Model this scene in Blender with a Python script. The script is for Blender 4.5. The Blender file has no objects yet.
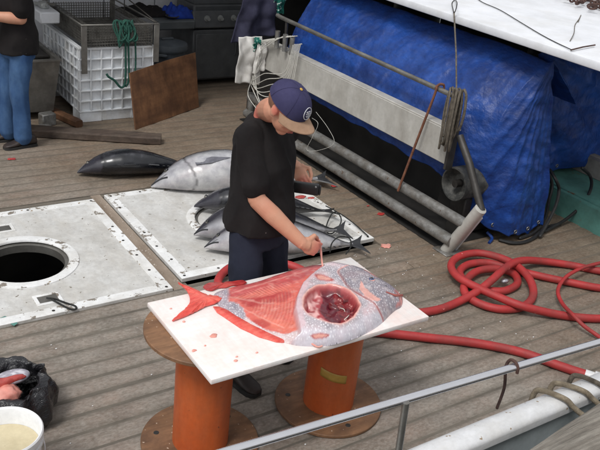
import bpy, bmesh, math, random
import numpy as np
from mathutils import Vector, Matrix, noise
random.seed(7)
rng = np.random.default_rng(7)
scene = bpy.context.scene
COL = scene.collection

# ---------------------------------------------------------------- camera, sky, sun, exposure
CAM_H = 2.65
FPX = 789.82                       # focal length in pixels of a 600 px wide picture
ROT = np.array([[0.83295121, 0.15718595, -0.53055147],
                [-0.54312734, 0.41565868, -0.72954819],
                [0.10585359, 0.89583505, 0.43159538]])   # camera axes -> world
# ROT's columns are the camera's right, up and back axes in world space
CPOS = np.array([0.0, 0.0, CAM_H])
cam_data = bpy.data.cameras.new('camera')
cam = bpy.data.objects.new('camera', cam_data)
COL.objects.link(cam)
R_ = ROT.copy()
mw = Matrix.Identity(4)
for i in range(3):
    for j in range(3):
        mw[i][j] = R_[i][j]
mw[2][3] = CAM_H
cam.matrix_world = mw
cam_data.sensor_width = 36.0
cam_data.lens = FPX / 600 * 36
cam_data.clip_start = 0.05
cam_data.clip_end = 1000
scene.camera = cam

SUN_EL, SUN_AZ = 56.0, 245.0       # degrees
world = bpy.data.worlds.new('World')
scene.world = world
world.use_nodes = True
wn, wl = world.node_tree.nodes, world.node_tree.links
bg = wn['Background']
sky = wn.new('ShaderNodeTexSky')
sky.sky_type = 'NISHITA'
sky.sun_disc = False
sky.sun_elevation = math.radians(SUN_EL)
sky.sun_rotation = math.radians(SUN_AZ)
sky.dust_density = 4.0
hs = wn.new('ShaderNodeHueSaturation')
hs.inputs['Saturation'].default_value = 0.12     # overcast: nearly grey sky
wl.new(sky.outputs['Color'], hs.inputs['Color'])
cloud = wn.new('ShaderNodeMix'); cloud.data_type = 'RGBA'          # even cloud layer over most of the sky
cloud.inputs['Factor'].default_value = 0.6
wl.new(hs.outputs['Color'], cloud.inputs[6]); cloud.inputs[7].default_value = (5.0, 5.1, 5.25, 1)
wl.new(cloud.outputs[2], bg.inputs['Color'])
bg.inputs['Strength'].default_value = 0.13

sun_data = bpy.data.lights.new('sun', 'SUN')
sun_data.energy = 1.5
sun_data.angle = math.radians(16)
sun_data.color = (1.0, 0.98, 0.955)
sun = bpy.data.objects.new('sun', sun_data)
COL.objects.link(sun)
az, el = math.radians(SUN_AZ), math.radians(SUN_EL)
sdir = Vector((math.sin(az) * math.cos(el), math.cos(az) * math.cos(el), math.sin(el)))
sun.rotation_euler = sdir.to_track_quat('Z', 'Y').to_euler()
sun.location = (0, 0, 20)

vs = scene.view_settings
vs.view_transform = 'Standard'
vs.look = 'None'
vs.gamma = 1.0
vs.use_curve_mapping = False
vs.exposure = 0.30
scene.render.engine = 'CYCLES'

# ---------------------------------------------------------------- pixel -> place on a known plane
def ray(x, y):
    return ROT @ np.array([x - 300.0, -(y - 225.0), -FPX])
def P(x, y, h=0.0):
    d = ray(x, y); return Vector(CPOS + d * ((h - CAM_H) / d[2]))
def PX(x, y, X):
    d = ray(x, y); return Vector(CPOS + d * (X / d[0]))
def PY(x, y, Y):
    d = ray(x, y); return Vector(CPOS + d * (Y / d[1]))

# ---------------------------------------------------------------- materials
MATS = {}
def lin(r, g, b):
    f = lambda c: ((c / 255 + 0.055) / 1.055) ** 2.4 if c > 10 else c / 255 / 12.92
    return (f(r), f(g), f(b))
def mat(name, c1, c2=None, sc=6.0, st=(1, 1, 1), rough=0.6, metal=0.0, bump=0.15, bsc=None, bst=None,
        spots=None, chips=None, coat=0.0, spec=0.5, r2=None, attr=None, grime=None, bdist=0.004, crease=None, rnd=0.0, seam=None, streak=None, micro=0.2, far_tint=None):
    """c1/c2 clouds of noise; spots=(colour, scale, threshold); chips=(colour, scale, threshold)"""
    m = bpy.data.materials.new(name)
    m.use_nodes = True
    N, L = m.node_tree.nodes, m.node_tree.links
    bs = N['Principled BSDF']
    geo = N.new('ShaderNodeNewGeometry')
    def mapped(s):
        mp = N.new('ShaderNodeMapping'); mp.inputs['Scale'].default_value = s
        L.new(geo.outputs['Position'], mp.inputs['Vector']); return mp.outputs['Vector']
    def nz(scale, s=(1, 1, 1), det=6, rg=0.6):
        n = N.new('ShaderNodeTexNoise'); n.inputs['Scale'].default_value = scale
        n.inputs['Detail'].default_value = det; n.inputs['Roughness'].default_value = rg
        L.new(mapped(s), n.inputs['Vector']); return n.outputs['Fac']
    def ramp(f, a, b):
        r = N.new('ShaderNodeMapRange'); r.inputs['From Min'].default_value = a; r.inputs['From Max'].default_value = b
        L.new(f, r.inputs['Value']); return r.outputs['Result']
    def mix(f, a, b, mode='MIX'):
        x = N.new('ShaderNodeMix'); x.data_type = 'RGBA'; x.blend_type = mode
        if f is None: x.inputs['Factor'].default_value = 1.0
        elif isinstance(f, float): x.inputs['Factor'].default_value = f
        else: L.new(f, x.inputs['Factor'])
        for i, v in ((6, a), (7, b)):
            if isinstance(v, tuple): x.inputs[i].default_value = (*v, 1)
            else: L.new(v, x.inputs[i])
        return x.outputs[2]
    f1 = ramp(nz(sc, st), 0.32, 0.68)
    if attr:
        at = N.new('ShaderNodeAttribute'); at.attribute_name = attr
        base = mix(f1, at.outputs['Color'], mix(None, at.outputs['Color'], c2 or (0.75, 0.75, 0.75), 'MULTIPLY'))
    else:
        base = mix(f1, c1, c2 or tuple(0.7 * v for v in c1))
    if grime:                      # (colour, scale, amount, stretch)
        g = ramp(nz(grime[1], grime[3] if len(grime) > 3 else (1, 1, 1), 4, 0.65), 0.45, 0.75)
        mm = N.new('ShaderNodeMath'); mm.operation = 'MULTIPLY'; mm.inputs[1].default_value = grime[2]
        L.new(g, mm.inputs[0]); base = mix(mm.outputs[0], base, grime[0])
    if streak:                     # (colour, scale, amount, stretch): fine grain
        for sk_ in (streak if isinstance(streak, list) else [streak]):
            g = ramp(nz(sk_[1], sk_[3], 6, 0.7), 0.42, 0.68)
            mm = N.new('ShaderNodeMath'); mm.operation = 'MULTIPLY'; mm.inputs[1].default_value = sk_[2]
            L.new(g, mm.inputs[0]); base = mix(mm.outputs[0], base, sk_[0])
    wm = None
    if far_tint:                        # colour multiplier: darker towards the back and right, ragged border
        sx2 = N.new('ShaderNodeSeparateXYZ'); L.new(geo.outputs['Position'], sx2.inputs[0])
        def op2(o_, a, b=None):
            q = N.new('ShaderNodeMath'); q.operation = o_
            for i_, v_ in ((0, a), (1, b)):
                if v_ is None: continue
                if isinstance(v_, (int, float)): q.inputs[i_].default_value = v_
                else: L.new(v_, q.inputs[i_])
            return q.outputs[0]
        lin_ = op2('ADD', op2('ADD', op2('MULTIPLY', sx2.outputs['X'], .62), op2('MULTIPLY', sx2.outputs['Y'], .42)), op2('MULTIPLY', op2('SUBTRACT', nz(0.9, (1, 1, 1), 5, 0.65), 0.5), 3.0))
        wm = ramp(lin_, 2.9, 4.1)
    if seam:                       # (colour, y0, pitch, width, amount): trodden-in dirt along the joints
        def op(o_, a, b=None):
            q = N.new('ShaderNodeMath'); q.operation = o_
            for i_, v_ in ((0, a), (1, b)):
                if v_ is None: continue
                if isinstance(v_, (int, float)): q.inputs[i_].default_value = v_
                else: L.new(v_, q.inputs[i_])
            return q.outputs[0]
        sx = N.new('ShaderNodeSeparateXYZ'); L.new(geo.outputs['Position'], sx.inputs[0])
        wob = op('MULTIPLY', op('SUBTRACT', nz(7, (0.6, 1.5, 1), 4, 0.6), 0.5), 0.03)
        fr = op('FRACT', op('DIVIDE', op('SUBTRACT', op('ADD', sx.outputs['Y'], wob), seam[1]), seam[2]))
        dst = op('MULTIPLY', op('MINIMUM', fr, op('SUBTRACT', 1.0, fr)), seam[2])
        md_ = op('MULTIPLY', op('MULTIPLY', ramp(dst, seam[3], 0.0), ramp(nz(1.7, (0.5, 1.6, 1), 4, 0.6), 0.36, 0.62)), seam[4])
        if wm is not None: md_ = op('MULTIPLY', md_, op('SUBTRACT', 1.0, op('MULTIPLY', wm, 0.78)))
        base = mix(md_, base, seam[0])
    if wm is not None: base = mix(wm, base, mix(None, base, far_tint, 'MULTIPLY'))
    if rnd:
        oi = N.new('ShaderNodeObjectInfo'); rm = N.new('ShaderNodeMapRange'); rm.inputs['To Min'].default_value = 1 - rnd; rm.inputs['To Max'].default_value = 1.0
        L.new(oi.outputs['Random'], rm.inputs['Value']); cc_ = N.new('ShaderNodeCombineXYZ')
        for i_ in range(3): L.new(rm.outputs['Result'], cc_.inputs[i_])
        base = mix(None, base, cc_.outputs[0], 'MULTIPLY')
    if micro:
        m1 = N.new('ShaderNodeMath'); m1.operation = 'ADD'; L.new(ramp(nz(38, (1, 1, 1), 6, 0.75), .25, .75), m1.inputs[0]); L.new(ramp(nz(7, (1, 1, 1), 5, 0.65), .3, .7), m1.inputs[1])
        m2 = N.new('ShaderNodeMapRange'); m2.inputs['From Max'].default_value = 2.0; m2.inputs['To Min'].default_value = 1 - micro; m2.inputs['To Max'].default_value = 1 + micro * .8; L.new(m1.outputs[0], m2.inputs['Value'])
        cv = N.new('ShaderNodeCombineXYZ')
        for i_ in range(3): L.new(m2.outputs['Result'], cv.inputs[i_])
        base = mix(None, base, cv.outputs[0], 'MULTIPLY')
    hgt = nz(bsc or sc * 8, bst or st, 5, 0.6)
    if crease:                     # (scale, amount): crumpled sheet
        vo = N.new('ShaderNodeTexVoronoi'); vo.feature = 'DISTANCE_TO_EDGE'; vo.inputs['Scale'].default_value = crease[0]
        nv_ = N.new('ShaderNodeTexNoise'); nv_.inputs['Scale'].default_value = crease[0] * .5; nv_.inputs['Detail'].default_value = 3
        L.new(geo.outputs['Position'], nv_.inputs['Vector'])
        vm = N.new('ShaderNodeVectorMath'); vm.operation = 'MULTIPLY_ADD'; vm.inputs[1].default_value = (.5, .5, .5)
        L.new(nv_.outputs['Color'], vm.inputs[0]); L.new(geo.outputs['Position'], vm.inputs[2]); L.new(vm.outputs[0], vo.inputs['Vector'])
        vo2 = N.new('ShaderNodeTexVoronoi'); vo2.feature = 'DISTANCE_TO_EDGE'; vo2.inputs['Scale'].default_value = crease[0] * 2.7; L.new(vm.outputs[0], vo2.inputs['Vector'])
        q1_ = N.new('ShaderNodeMath'); q1_.operation = 'MULTIPLY_ADD'; q1_.inputs[1].default_value = crease[1]; L.new(vo.outputs['Distance'], q1_.inputs[0]); L.new(hgt, q1_.inputs[2])
        q2_ = N.new('ShaderNodeMath'); q2_.operation = 'MULTIPLY_ADD'; q2_.inputs[1].default_value = crease[1]; L.new(vo2.outputs['Distance'], q2_.inputs[0]); L.new(q1_.outputs[0], q2_.inputs[2])
        hgt = q2_.outputs[0]
    if spots:
        base = mix(ramp(nz(spots[1], (1, 1, 1), 2, 0.5), spots[2], spots[2] + 0.03), base, spots[0])
    if chips:
        cf = ramp(nz(chips[1], (1, 1, 1), 8, 0.7), chips[2], chips[2] + 0.015)
        base = mix(cf, base, chips[0])
    L.new(base, bs.inputs['Base Color'])
    if r2 is None: r2 = min(1.0, rough + 0.12)
    rr = N.new('ShaderNodeMapRange'); rr.inputs['To Min'].default_value = rough; rr.inputs['To Max'].default_value = r2
    L.new(f1, rr.inputs['Value']); L.new(rr.outputs['Result'], bs.inputs['Roughness'])
    bs.inputs['Metallic'].default_value = metal
    bs.inputs['Specular IOR Level'].default_value = spec
    if coat:
        bs.inputs['Coat Weight'].default_value = coat; bs.inputs['Coat Roughness'].default_value = 0.12
    if bump:
        b = N.new('ShaderNodeBump'); b.inputs['Strength'].default_value = bump; b.inputs['Distance'].default_value = bdist
        L.new(hgt, b.inputs['Height']); L.new(b.outputs['Normal'], bs.inputs['Normal'])
    MATS[name] = m
    return m

mat('deck_wood', lin(158, 150, 140), lin(126, 117, 108), 1.5, (0.7, 1.6, 1), 0.55, bump=0.5, bsc=55, bst=(0.2, 1, 1), r2=0.8, spec=0.3,
    grime=(lin(106, 96, 84), 1.3, 0.75, (0.6, 1.1, 1)), bdist=0.005, rnd=0.05, far_tint=(.74, .66, .57), micro=.30,
    seam=(lin(84, 80, 70), 3.97, 0.13, 0.040, 0.75), streak=[(lin(124, 116, 106), 26, 0.28, (0.08, 1, 1)), (lin(112, 103, 92), 9, 0.55, (0.7, 1, 1)), (lin(172, 165, 156), 18, 0.4, (0.7, 1, 1)), (lin(146, 120, 106), 2.3, 0.45, (1, 1, 1)), (lin(92, 84, 74), 3.7, 0.35, (1, 1, 1)), (lin(96, 89, 80), 85, 0.5, (0.5, 1, 1)), (lin(186, 180, 172), 60, 0.35, (0.6, 1, 1))])
mat('caulk', lin(116, 109, 99), lin(90, 84, 76), 8, (0.4, 2, 1), rough=0.85, bump=0.6, far_tint=(1.0, .93, .86))
mat('strip_wood', lin(160, 146, 132), lin(120, 105, 90), 3, (3, 0.5, 1), 0.6, bump=0.4, bsc=50, bst=(1, 0.1, 1), spots=(lin(205, 198, 190), 60, 0.68))
mat('hatch_paint', lin(212, 212, 210), lin(198, 197, 194), 1.6, rough=0.5, bump=0.3, bsc=70, grime=(lin(164, 160, 152), 2.2, 0.6),
    spots=(lin(120, 112, 100), 26, 0.70), chips=(lin(108, 104, 100), 6, 0.672), streak=[(lin(178, 172, 162), 8, 0.5, (1, 0.35, 1)), (lin(170, 168, 164), 30, 0.45, (1, 1, 1))])
mat('hatch_border', lin(234, 235, 235), lin(220, 220, 219), 2.5, rough=0.45, bump=0.4, bsc=60, chips=(lin(128, 120, 110), 9, 0.575),
    spots=(lin(140, 120, 92), 20, 0.69), grime=(lin(176, 168, 152), 4, 0.5))
mat('steel_dark', lin(78, 76, 74), lin(50, 47, 44), 5, rough=0.5, metal=0.6, bump=0.3)
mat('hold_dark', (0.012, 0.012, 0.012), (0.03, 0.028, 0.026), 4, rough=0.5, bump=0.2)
mat('rubber_black', (0.012, 0.012, 0.013), (0.02, 0.02, 0.02), 20, rough=0.5, bump=0.2)
mat('orange_pipe', lin(204, 98, 44), lin(186, 82, 36), 3, rough=0.38, bump=0.12, bsc=40, grime=(lin(128, 66, 40), 4, 0.6, (1, 1, 0.3)), spots=(lin(116, 60, 38), 30, 0.72), streak=[(lin(206, 116, 70), 22, .35, (1, 1, .2)), (lin(140, 78, 50), 7, .4, (1, 1, 1))])
mat('plywood', lin(152, 112, 80), lin(108, 78, 54), 5, (0.5, 2.5, 1), 0.6, bump=0.5, bsc=40, bst=(0.15, 1, 1), grime=(lin(74, 54, 42), 6, 0.85), streak=(lin(96, 68, 48), 26, 0.7, (0.12, 1, 1)), spots=(lin(190, 170, 150), 45, 0.7))
mat('ply_board', lin(138, 98, 68), lin(92, 62, 42), 4.0, (0.5, 0.5, 2.2), 0.5, bump=0.3, bsc=40, grime=(lin(54, 32, 23), 3.5, 0.85), streak=(lin(70, 46, 32), 12, 0.7, (1, 1, .25)))
mat('cardboard', lin(150, 118, 86), lin(118, 90, 66), 9, rough=0.6, bump=0.3, grime=(lin(120, 88, 62), 12, 0.5))
mat('rust_paint', lin(206, 150, 118), lin(180, 120, 90), 9, rough=0.6, bump=0.2)
mat('tape', lin(186, 150, 72), lin(168, 132, 58), 10, rough=0.4, bump=0.1)
mat('board_white', lin(240, 239, 237), lin(234, 231, 228), 3, rough=0.32, bump=0.25, bsc=60, bst=(1, .1, 1), grime=(lin(232, 196, 184), 4.0, 0.5), micro=.07, streak=[(lin(214, 208, 204), 50, .35, (1, .05, 1)), (lin(218, 210, 206), 44, .3, (.06, 1, 1)), (lin(236, 190, 178), 9, .35, (1, 1, 1))])
mat('stain', lin(226, 186, 130), lin(236, 214, 180), 9, rough=0.25, bump=0.05)
mat('hose_red', lin(174, 52, 52), lin(150, 40, 42), 5, rough=0.55, bump=0.2, bsc=60, grime=(lin(128, 66, 60), 5, 0.6), spots=(lin(200, 120, 112), 30, 0.74))
mat('tarp_blue', lin(28, 72, 150), lin(19, 52, 120), 2.2, rough=0.38, bump=0.6, bsc=12, bst=(1, .55, .8), spec=0.4, r2=0.55, bdist=0.026, grime=(lin(14, 30, 74), 2.2, 0.7), crease=(2.2, 0.7), streak=[(lin(36, 84, 164), 9, .45, (1, .4, 1)), (lin(12, 30, 76), 5, .6, (.5, .5, 1)), (lin(16, 40, 92), 28, .45, (.5, .5, 1))])
mat('white_paint', lin(222, 224, 229), lin(204, 206, 210), 2.5, rough=0.35, bump=0.15, grime=(lin(190, 188, 182), 3, 0.4), micro=.1)
mat('cap_white', lin(232, 233, 236), lin(214, 215, 216), 4, rough=0.35, bump=0.25, spots=(lin(150, 130, 105), 28, 0.69), grime=(lin(176, 172, 164), 7, 0.5), streak=(lin(190, 188, 184), 20, .4, (.3, 1, 1)))
mat('hull_grey', lin(168, 176, 178), lin(146, 154, 156), 4, rough=0.45, bump=0.25, bsc=25, spots=(lin(120, 92, 70), 18, 0.72), grime=(lin(120, 124, 122), 6, 0.5))
mat('panel_grey', lin(188, 186, 180), lin(160, 157, 150), 3, rough=0.45, bump=0.2, grime=(lin(120, 112, 100), 5, 0.5, (1, 1, 0.35)), chips=(lin(140, 120, 98), 8, 0.72))
mat('pipe_galv', lin(152, 152, 150), lin(112, 110, 105), 12, rough=0.42, metal=0.35, bump=0.4, grime=(lin(92, 80, 64), 8, 0.75), chips=(lin(88, 66, 50), 11, 0.64), streak=(lin(92, 90, 86), 34, 0.7, (1, 0.6, 1)))
mat('drum_grey', lin(52, 53, 52), lin(34, 35, 34), 9, rough=0.6, bump=0.4, streak=(lin(112, 110, 104), 16, 0.5, (1, 1, 1)))
mat('stainless', lin(232, 232, 236), lin(218, 218, 222), 6, rough=0.22, metal=0.95, bump=0.04, micro=.04)
mat('stainless_dull', lin(150, 148, 142), lin(110, 108, 104), 6, rough=0.4, metal=0.7, bump=0.15, grime=(lin(80, 72, 62), 5, 0.5))
mat('rust', lin(128, 84, 62), lin(92, 54, 38), 22, rough=0.75, bump=0.5)
mat('rust_dark', lin(84, 58, 50), lin(58, 40, 36), 22, rough=0.75, bump=0.5)
mat('rope_grey', lin(112, 104, 92), lin(74, 68, 60), 40, rough=0.9, bump=0.8, bsc=180)
mat('rope_tan', lin(148, 136, 116), lin(112, 101, 86), 40, rough=0.9, bump=0.9, bsc=200)
mat('rope_green', lin(42, 92, 78), lin(24, 60, 52), 50, rough=0.85, bump=0.6, bsc=160)
mat('rope_black', lin(46, 48, 46), lin(28, 28, 28), 50, rough=0.85, bump=0.6, bsc=160)
mat('cord_white', lin(206, 204, 196), lin(180, 178, 170), 30, rough=0.7, bump=0.2)
mat('crate_white', lin(226, 229, 232), lin(208, 212, 216), 4, rough=0.45, bump=0.1, grime=(lin(176, 168, 150), 6, 0.4))
mat('wire_grey', lin(128, 126, 120), lin(78, 75, 70), 14, rough=0.45, metal=0.5, bump=0.1)
mat('grill_black', lin(92, 94, 96), lin(72, 74, 76), 5, rough=0.4, bump=0.1, grime=(lin(70, 70, 68), 4, 0.35))
mat('grill_grey', lin(92, 96, 98), lin(72, 76, 78), 5, rough=0.45, bump=0.1)
mat('can_grey', lin(80, 86, 92), lin(62, 68, 74), 5, rough=0.5, bump=0.1, grime=(lin(110, 108, 100), 6, 0.3))
mat('timber_dark', lin(84, 70, 60), lin(54, 44, 38), 6, (0.5, 3, 3), 0.75, bump=0.7, bsc=40, bst=(0.3, 2, 2), grime=(lin(120, 108, 96), 6, 0.4))
mat('dock_wood', lin(158, 152, 142), lin(112, 105, 96), 9, (0.35, 5, 5), 0.85, bump=1.0, bsc=30, bst=(0.2, 3.5, 3.5), bdist=0.012, grime=(lin(78, 72, 64), 14, 0.7, (0.15, 2, 2)))
mat('teal_paint', lin(96, 150, 140), lin(72, 116, 108), 4, rough=0.5, bump=0.3, chips=(lin(110, 80, 58), 7, 0.64), grime=(lin(70, 88, 80), 5, 0.5))
mat('concrete', lin(150, 146, 140), lin(112, 106, 100), 6, rough=0.85, bump=0.5)
mat('navy_cloth', lin(60, 60, 78), lin(46, 46, 62), 8, rough=0.9, bump=0.4, bsc=60, spec=0.2)
mat('white_cloth', lin(222, 220, 216), lin(202, 199, 194), 8, rough=0.95, bump=0.6, bsc=180, spec=0.2, grime=(lin(178, 170, 160), 7, 0.3))
mat('teal_cloth', lin(24, 112, 98), lin(16, 82, 74), 30, rough=0.9, bump=0.4, spots=(lin(190, 210, 200), 40, 0.6))
mat('blue_cloth', lin(24, 66, 170), lin(16, 46, 130), 8, rough=0.8, bump=0.3)
mat('black_cloth', lin(39, 36, 36), lin(28, 26, 27), 7, rough=0.92, bump=0.35, bsc=300, spec=0.2, spots=(lin(110, 106, 104), 45, 0.765))
mat('pants_navy', lin(44, 48, 62), lin(34, 37, 50), 7, rough=0.9, bump=0.35, bsc=300, spec=0.2)
mat('denim', lin(66, 96, 136), lin(46, 72, 110), 7, rough=0.9, bump=0.4, bsc=300, spec=0.2, grime=(lin(104, 134, 166), 6, 0.4, (1, 1, 0.4)))
mat('shoe_leather', lin(52, 42, 38), lin(34, 28, 26), 12, rough=0.5, bump=0.3)
mat('shoe_sole', (0.03, 0.028, 0.026), (0.015, 0.015, 0.015), 12, rough=0.8, bump=0.2)
mat('skin', (1, 1, 1), (.90, .80, .76), 14, rough=0.45, bump=0.25, bsc=200, attr='Col', micro=.14)
mat('skin_hand', lin(218, 140, 122), lin(204, 116, 102), 18, rough=0.42, bump=0.2, bsc=160)
mat('hair', lin(140, 98, 76), lin(112, 76, 58), 60, rough=0.7, bump=0.6, bsc=220)
mat('cap_purple', lin(66, 64, 96), lin(54, 52, 82), 6, rough=0.85, bump=0.3, bsc=260, spec=0.2)
mat('cap_tan', lin(170, 140, 116), lin(152, 122, 100), 9, rough=0.85, bump=0.3, bsc=260, spec=0.2, grime=(lin(136, 104, 82), 12, 0.4))
mat('thread_white', lin(222, 222, 226), lin(205, 205, 210), 30, rough=0.8, bump=0.2)
mat('thread_yellow', lin(200, 160, 80), lin(190, 150, 70), 30, rough=0.8, bump=0.2)
mat('fish_skin', (1, 1, 1), (0.62, 0.62, 0.66), 13, rough=0.22, bump=0.12, bsc=150, attr='Col', coat=0.35)
mat('opah', (1, 1, 1), (0.86, 0.82, 0.82), 30, rough=0.28, bump=0.25, bsc=110, attr='Col', coat=0.35)
mat('fin_red', lin(228, 88, 76), lin(214, 66, 60), 20, (1, 3, 1), 0.35, bump=0.8, bsc=120, bst=(.12, 1, 1), coat=0.3, grime=(lin(236, 140, 120), 14, 0.6), streak=(lin(240, 160, 142), 60, .25, (.15, 1, 1)))
mat('fin_grey', lin(112, 112, 120), lin(84, 84, 92), 20, rough=0.35, bump=0.3)
mat('fin_dark', (0.016, 0.017, 0.02), (0.035, 0.036, 0.04), 20, rough=0.4, bump=0.3)
mat('meat_red', lin(186, 62, 58), lin(150, 36, 40), 16, rough=0.25, bump=0.5, bsc=60, coat=0.4, grime=(lin(220, 130, 116), 12, 0.4))
mat('meat_dark', lin(112, 26, 36), lin(76, 14, 24), 14, rough=0.2, bump=0.6, bsc=50, coat=0.5)
mat('meat_pink', lin(232, 172, 158), lin(216, 136, 122), 14, rough=0.25, bump=0.5, bsc=50, coat=0.4)
mat('eye_blue', lin(92, 104, 134), lin(70, 80, 108), 20, rough=0.1, bump=0)
mat('eye_black', (0.006, 0.006, 0.008), (0.01, 0.01, 0.01), 20, rough=0.08, bump=0)
mat('eye_white', lin(206, 198, 190), lin(186, 178, 170), 20, rough=0.25, bump=0)
mat('lip', lin(176, 100, 90), lin(160, 86, 78), 20, rough=0.4, bump=0.1)
mat('bag_black', (0.010, 0.010, 0.012), (0.022, 0.022, 0.025), 6, rough=0.2, bump=0.8, bsc=22, spec=0.6, bdist=0.012, crease=(12.0, .35))
mat('bucket_white', lin(234, 235, 236), lin(226, 227, 228), 6, rough=0.35, bump=0.08)
mat('murky', lin(204, 192, 160), lin(190, 176, 142), 6, rough=0.08, bump=0.1, bsc=20)
mat('water', lin(54, 66, 66), lin(42, 54, 54), 0.6, rough=0.08, bump=0.5, bsc=2.0, bdist=0.1)
mat('plastic_black', (0.014, 0.014, 0.015), (0.022, 0.022, 0.022), 12, rough=0.35, bump=0.05)
mat('knob_grey', lin(176, 178, 176), lin(150, 152, 150), 12, rough=0.35, metal=0.4, bump=0)
mat('foil', lin(200, 200, 204), lin(150, 150, 156), 30, rough=0.2, metal=0.8, bump=0.6)

# ---------------------------------------------------------------- mesh building
class MB:
    def __init__(s): s.v = []; s.f = []; s.c = None
    def add(s, vs_, fs_):
        o = len(s.v); s.v += [tuple(v) for v in vs_]; s.f += [tuple(i + o for i in f) for f in fs_]; return s
    def box(s, c, size, bev=0.0, rot=None, seg=1):
        bm = bmesh.new(); bmesh.ops.create_cube(bm, size=1.0)
        for v in bm.verts: v.co = Vector((v.co.x * size[0], v.co.y * size[1], v.co.z * size[2]))
        if bev: bmesh.ops.bevel(bm, geom=bm.edges[:], offset=bev, segments=seg, affect='EDGES', profile=0.5)
        M_ = Matrix.Translation(Vector(c)) @ ((rot if isinstance(rot, Matrix) else Matrix.Rotation(rot or 0, 3, 'Z')).to_4x4())
        bm.verts.index_update()
        s.add([M_ @ v.co for v in bm.verts], [[v.index for v in f.verts] for f in bm.faces]); bm.free(); return s
    def rings(s, rings, cap=True, closed=False):
        n = len(rings[0]); m = len(rings); o = len(s.v)
        for r in rings: s.v += [tuple(p) for p in r]
        for i in range(m if closed else m - 1):
            a, b = i * n, ((i + 1) % m) * n
            for j in range(n):
                k = (j + 1) % n
                s.f.append((o + a + j, o + a + k, o + b + k, o + b + j))
        if cap and not closed:
            s.f.append(tuple(o + j for j in reversed(range(n)))); s.f.append(tuple(o + (m - 1) * n + j for j in range(n)))
        return s
    def tube(s, pts, r, seg=10, closed=False, round_ends=False):
        pts = [Vector(p) for p in pts]; n = len(pts)
        rr = list(r) if hasattr(r, '__len__') else [r] * n
        if round_ends:
            t0 = (pts[0] - pts[1]).normalized(); t1 = (pts[-1] - pts[-2]).normalized()
            pts = [pts[0] + t0 * rr[0] * .97, pts[0] + t0 * rr[0] * .7] + pts + [pts[-1] + t1 * rr[-1] * .7, pts[-1] + t1 * rr[-1] * .97]
            rr = [rr[0] * .25, rr[0] * .72] + rr + [rr[-1] * .72, rr[-1] * .25]; n = len(pts)
        T = []
        for i in range(n):
            a = pts[(i - 1) % n] if (closed or i > 0) else pts[i]
            b = pts[(i + 1) % n] if (closed or i < n - 1) else pts[i]
            T.append((b - a).normalized())
        u = Vector((0, 0, 1)) if abs(T[0].z) < .9 else Vector((1, 0, 0))
        u = (u - T[0] * u.dot(T[0])).normalized(); rings = []
        for i in range(n):
            u = (u - T[i] * u.dot(T[i]))
            u = u.normalized() if u.length > 1e-6 else T[i].orthogonal().normalized()
            w = T[i].cross(u)
            rings.append([pts[i] + (u * math.cos(2 * math.pi * k / seg) + w * math.sin(2 * math.pi * k / seg)) * rr[i] for k in range(seg)])
        return s.rings(rings, True, closed)
    def lathe(s, prof, c, seg=32, axis='Z', cap=False):
        rings = []
        for (r, h) in prof:
            ring = []
            for k in range(seg):
                a = 2 * math.pi * k / seg; x, y = r * math.cos(a), r * math.sin(a)
                q = {'Z': (x, y, h), 'Y': (x, h, -y), 'X': (h, x, y)}[axis]
                ring.append(Vector(c) + Vector(q))
            rings.append(ring)
        return s.rings(rings, cap)
    def prism(s, poly, z0, z1):
        n = len(poly)
        return s.rings([[Vector((p[0], p[1], z0)) for p in poly], [Vector((p[0], p[1], z1)) for p in poly]])
    def ball(s, c, rad, axes=None, nu=20, nv=12):
        c = Vector(c); A = axes or (Vector((1, 0, 0)), Vector((0, 1, 0)), Vector((0, 0, 1)))
        rings = []
        for i in range(nv + 1):
            t = math.pi * (0.02 + 0.96 * i / nv)
            rings.append([c + A[0] * rad[0] * math.sin(t) * math.cos(2 * math.pi * k / nu) + A[1] * rad[1] * math.sin(t) * math.sin(2 * math.pi * k / nu)
                          - A[2] * rad[2] * math.cos(t) for k in range(nu)])
        return s.rings(rings)
    def grid(s, fn, nu, nv):
        vs_ = [fn(i / nu, j / nv) for i in range(nu + 1) for j in range(nv + 1)]
        fs_ = [(i * (nv + 1) + j, (i + 1) * (nv + 1) + j, (i + 1) * (nv + 1) + j + 1, i * (nv + 1) + j + 1) for i in range(nu) for j in range(nv)]
        return s.add(vs_, fs_)

ORG = {}
def finish(me, smooth=38):
    if smooth:
        me.polygons.foreach_set('use_smooth', [True] * len(me.polygons))
        me.set_sharp_from_angle(angle=math.radians(smooth))
    me.update()
def tag(o, label=None, cat=None, group=None, kind=None):
    if label: o['label'] = label
    if cat: o['category'] = cat
    if group: o['group'] = group
    if kind: o['kind'] = kind
    return o
def thing(name, loc, label, cat, group=None):
    o = bpy.data.objects.new(name, None); COL.objects.link(o); o.empty_display_size = 0.05
    o.location = Vector(loc); ORG[o] = Vector(loc); return tag(o, label, cat, group)
def obj(name, mb, m, parent=None, org=None, smooth=38, mod=None):
    """one mesh object from world-space geometry"""
    if parent is not None: org = ORG[parent]
    elif org is None:
        a = np.array(mb.v); org = Vector(((a[:, 0].min() + a[:, 0].max()) / 2, (a[:, 1].min() + a[:, 1].max()) / 2, a[:, 2].min()))
    me = bpy.data.meshes.new(name)
    me.from_pydata([tuple(Vector(v) - org) for v in mb.v], [], mb.f)
    if mb.c is not None:
        ca = me.color_attributes.new('Col', 'FLOAT_COLOR', 'POINT')
        ca.data.foreach_set('color', np.column_stack([np.array(mb.c), np.ones(len(mb.c))]).astype(np.float32).ravel())
    bm = bmesh.new(); bm.from_mesh(me); bmesh.ops.recalc_face_normals(bm, faces=bm.faces); bm.to_mesh(me); bm.free()
    finish(me, smooth)
    me.materials.append(MATS[m])
    o = bpy.data.objects.new(name, me); COL.objects.link(o)
    if parent is not None: o.parent = parent
    else: o.location = org
    ORG[o] = org
    return o
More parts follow.
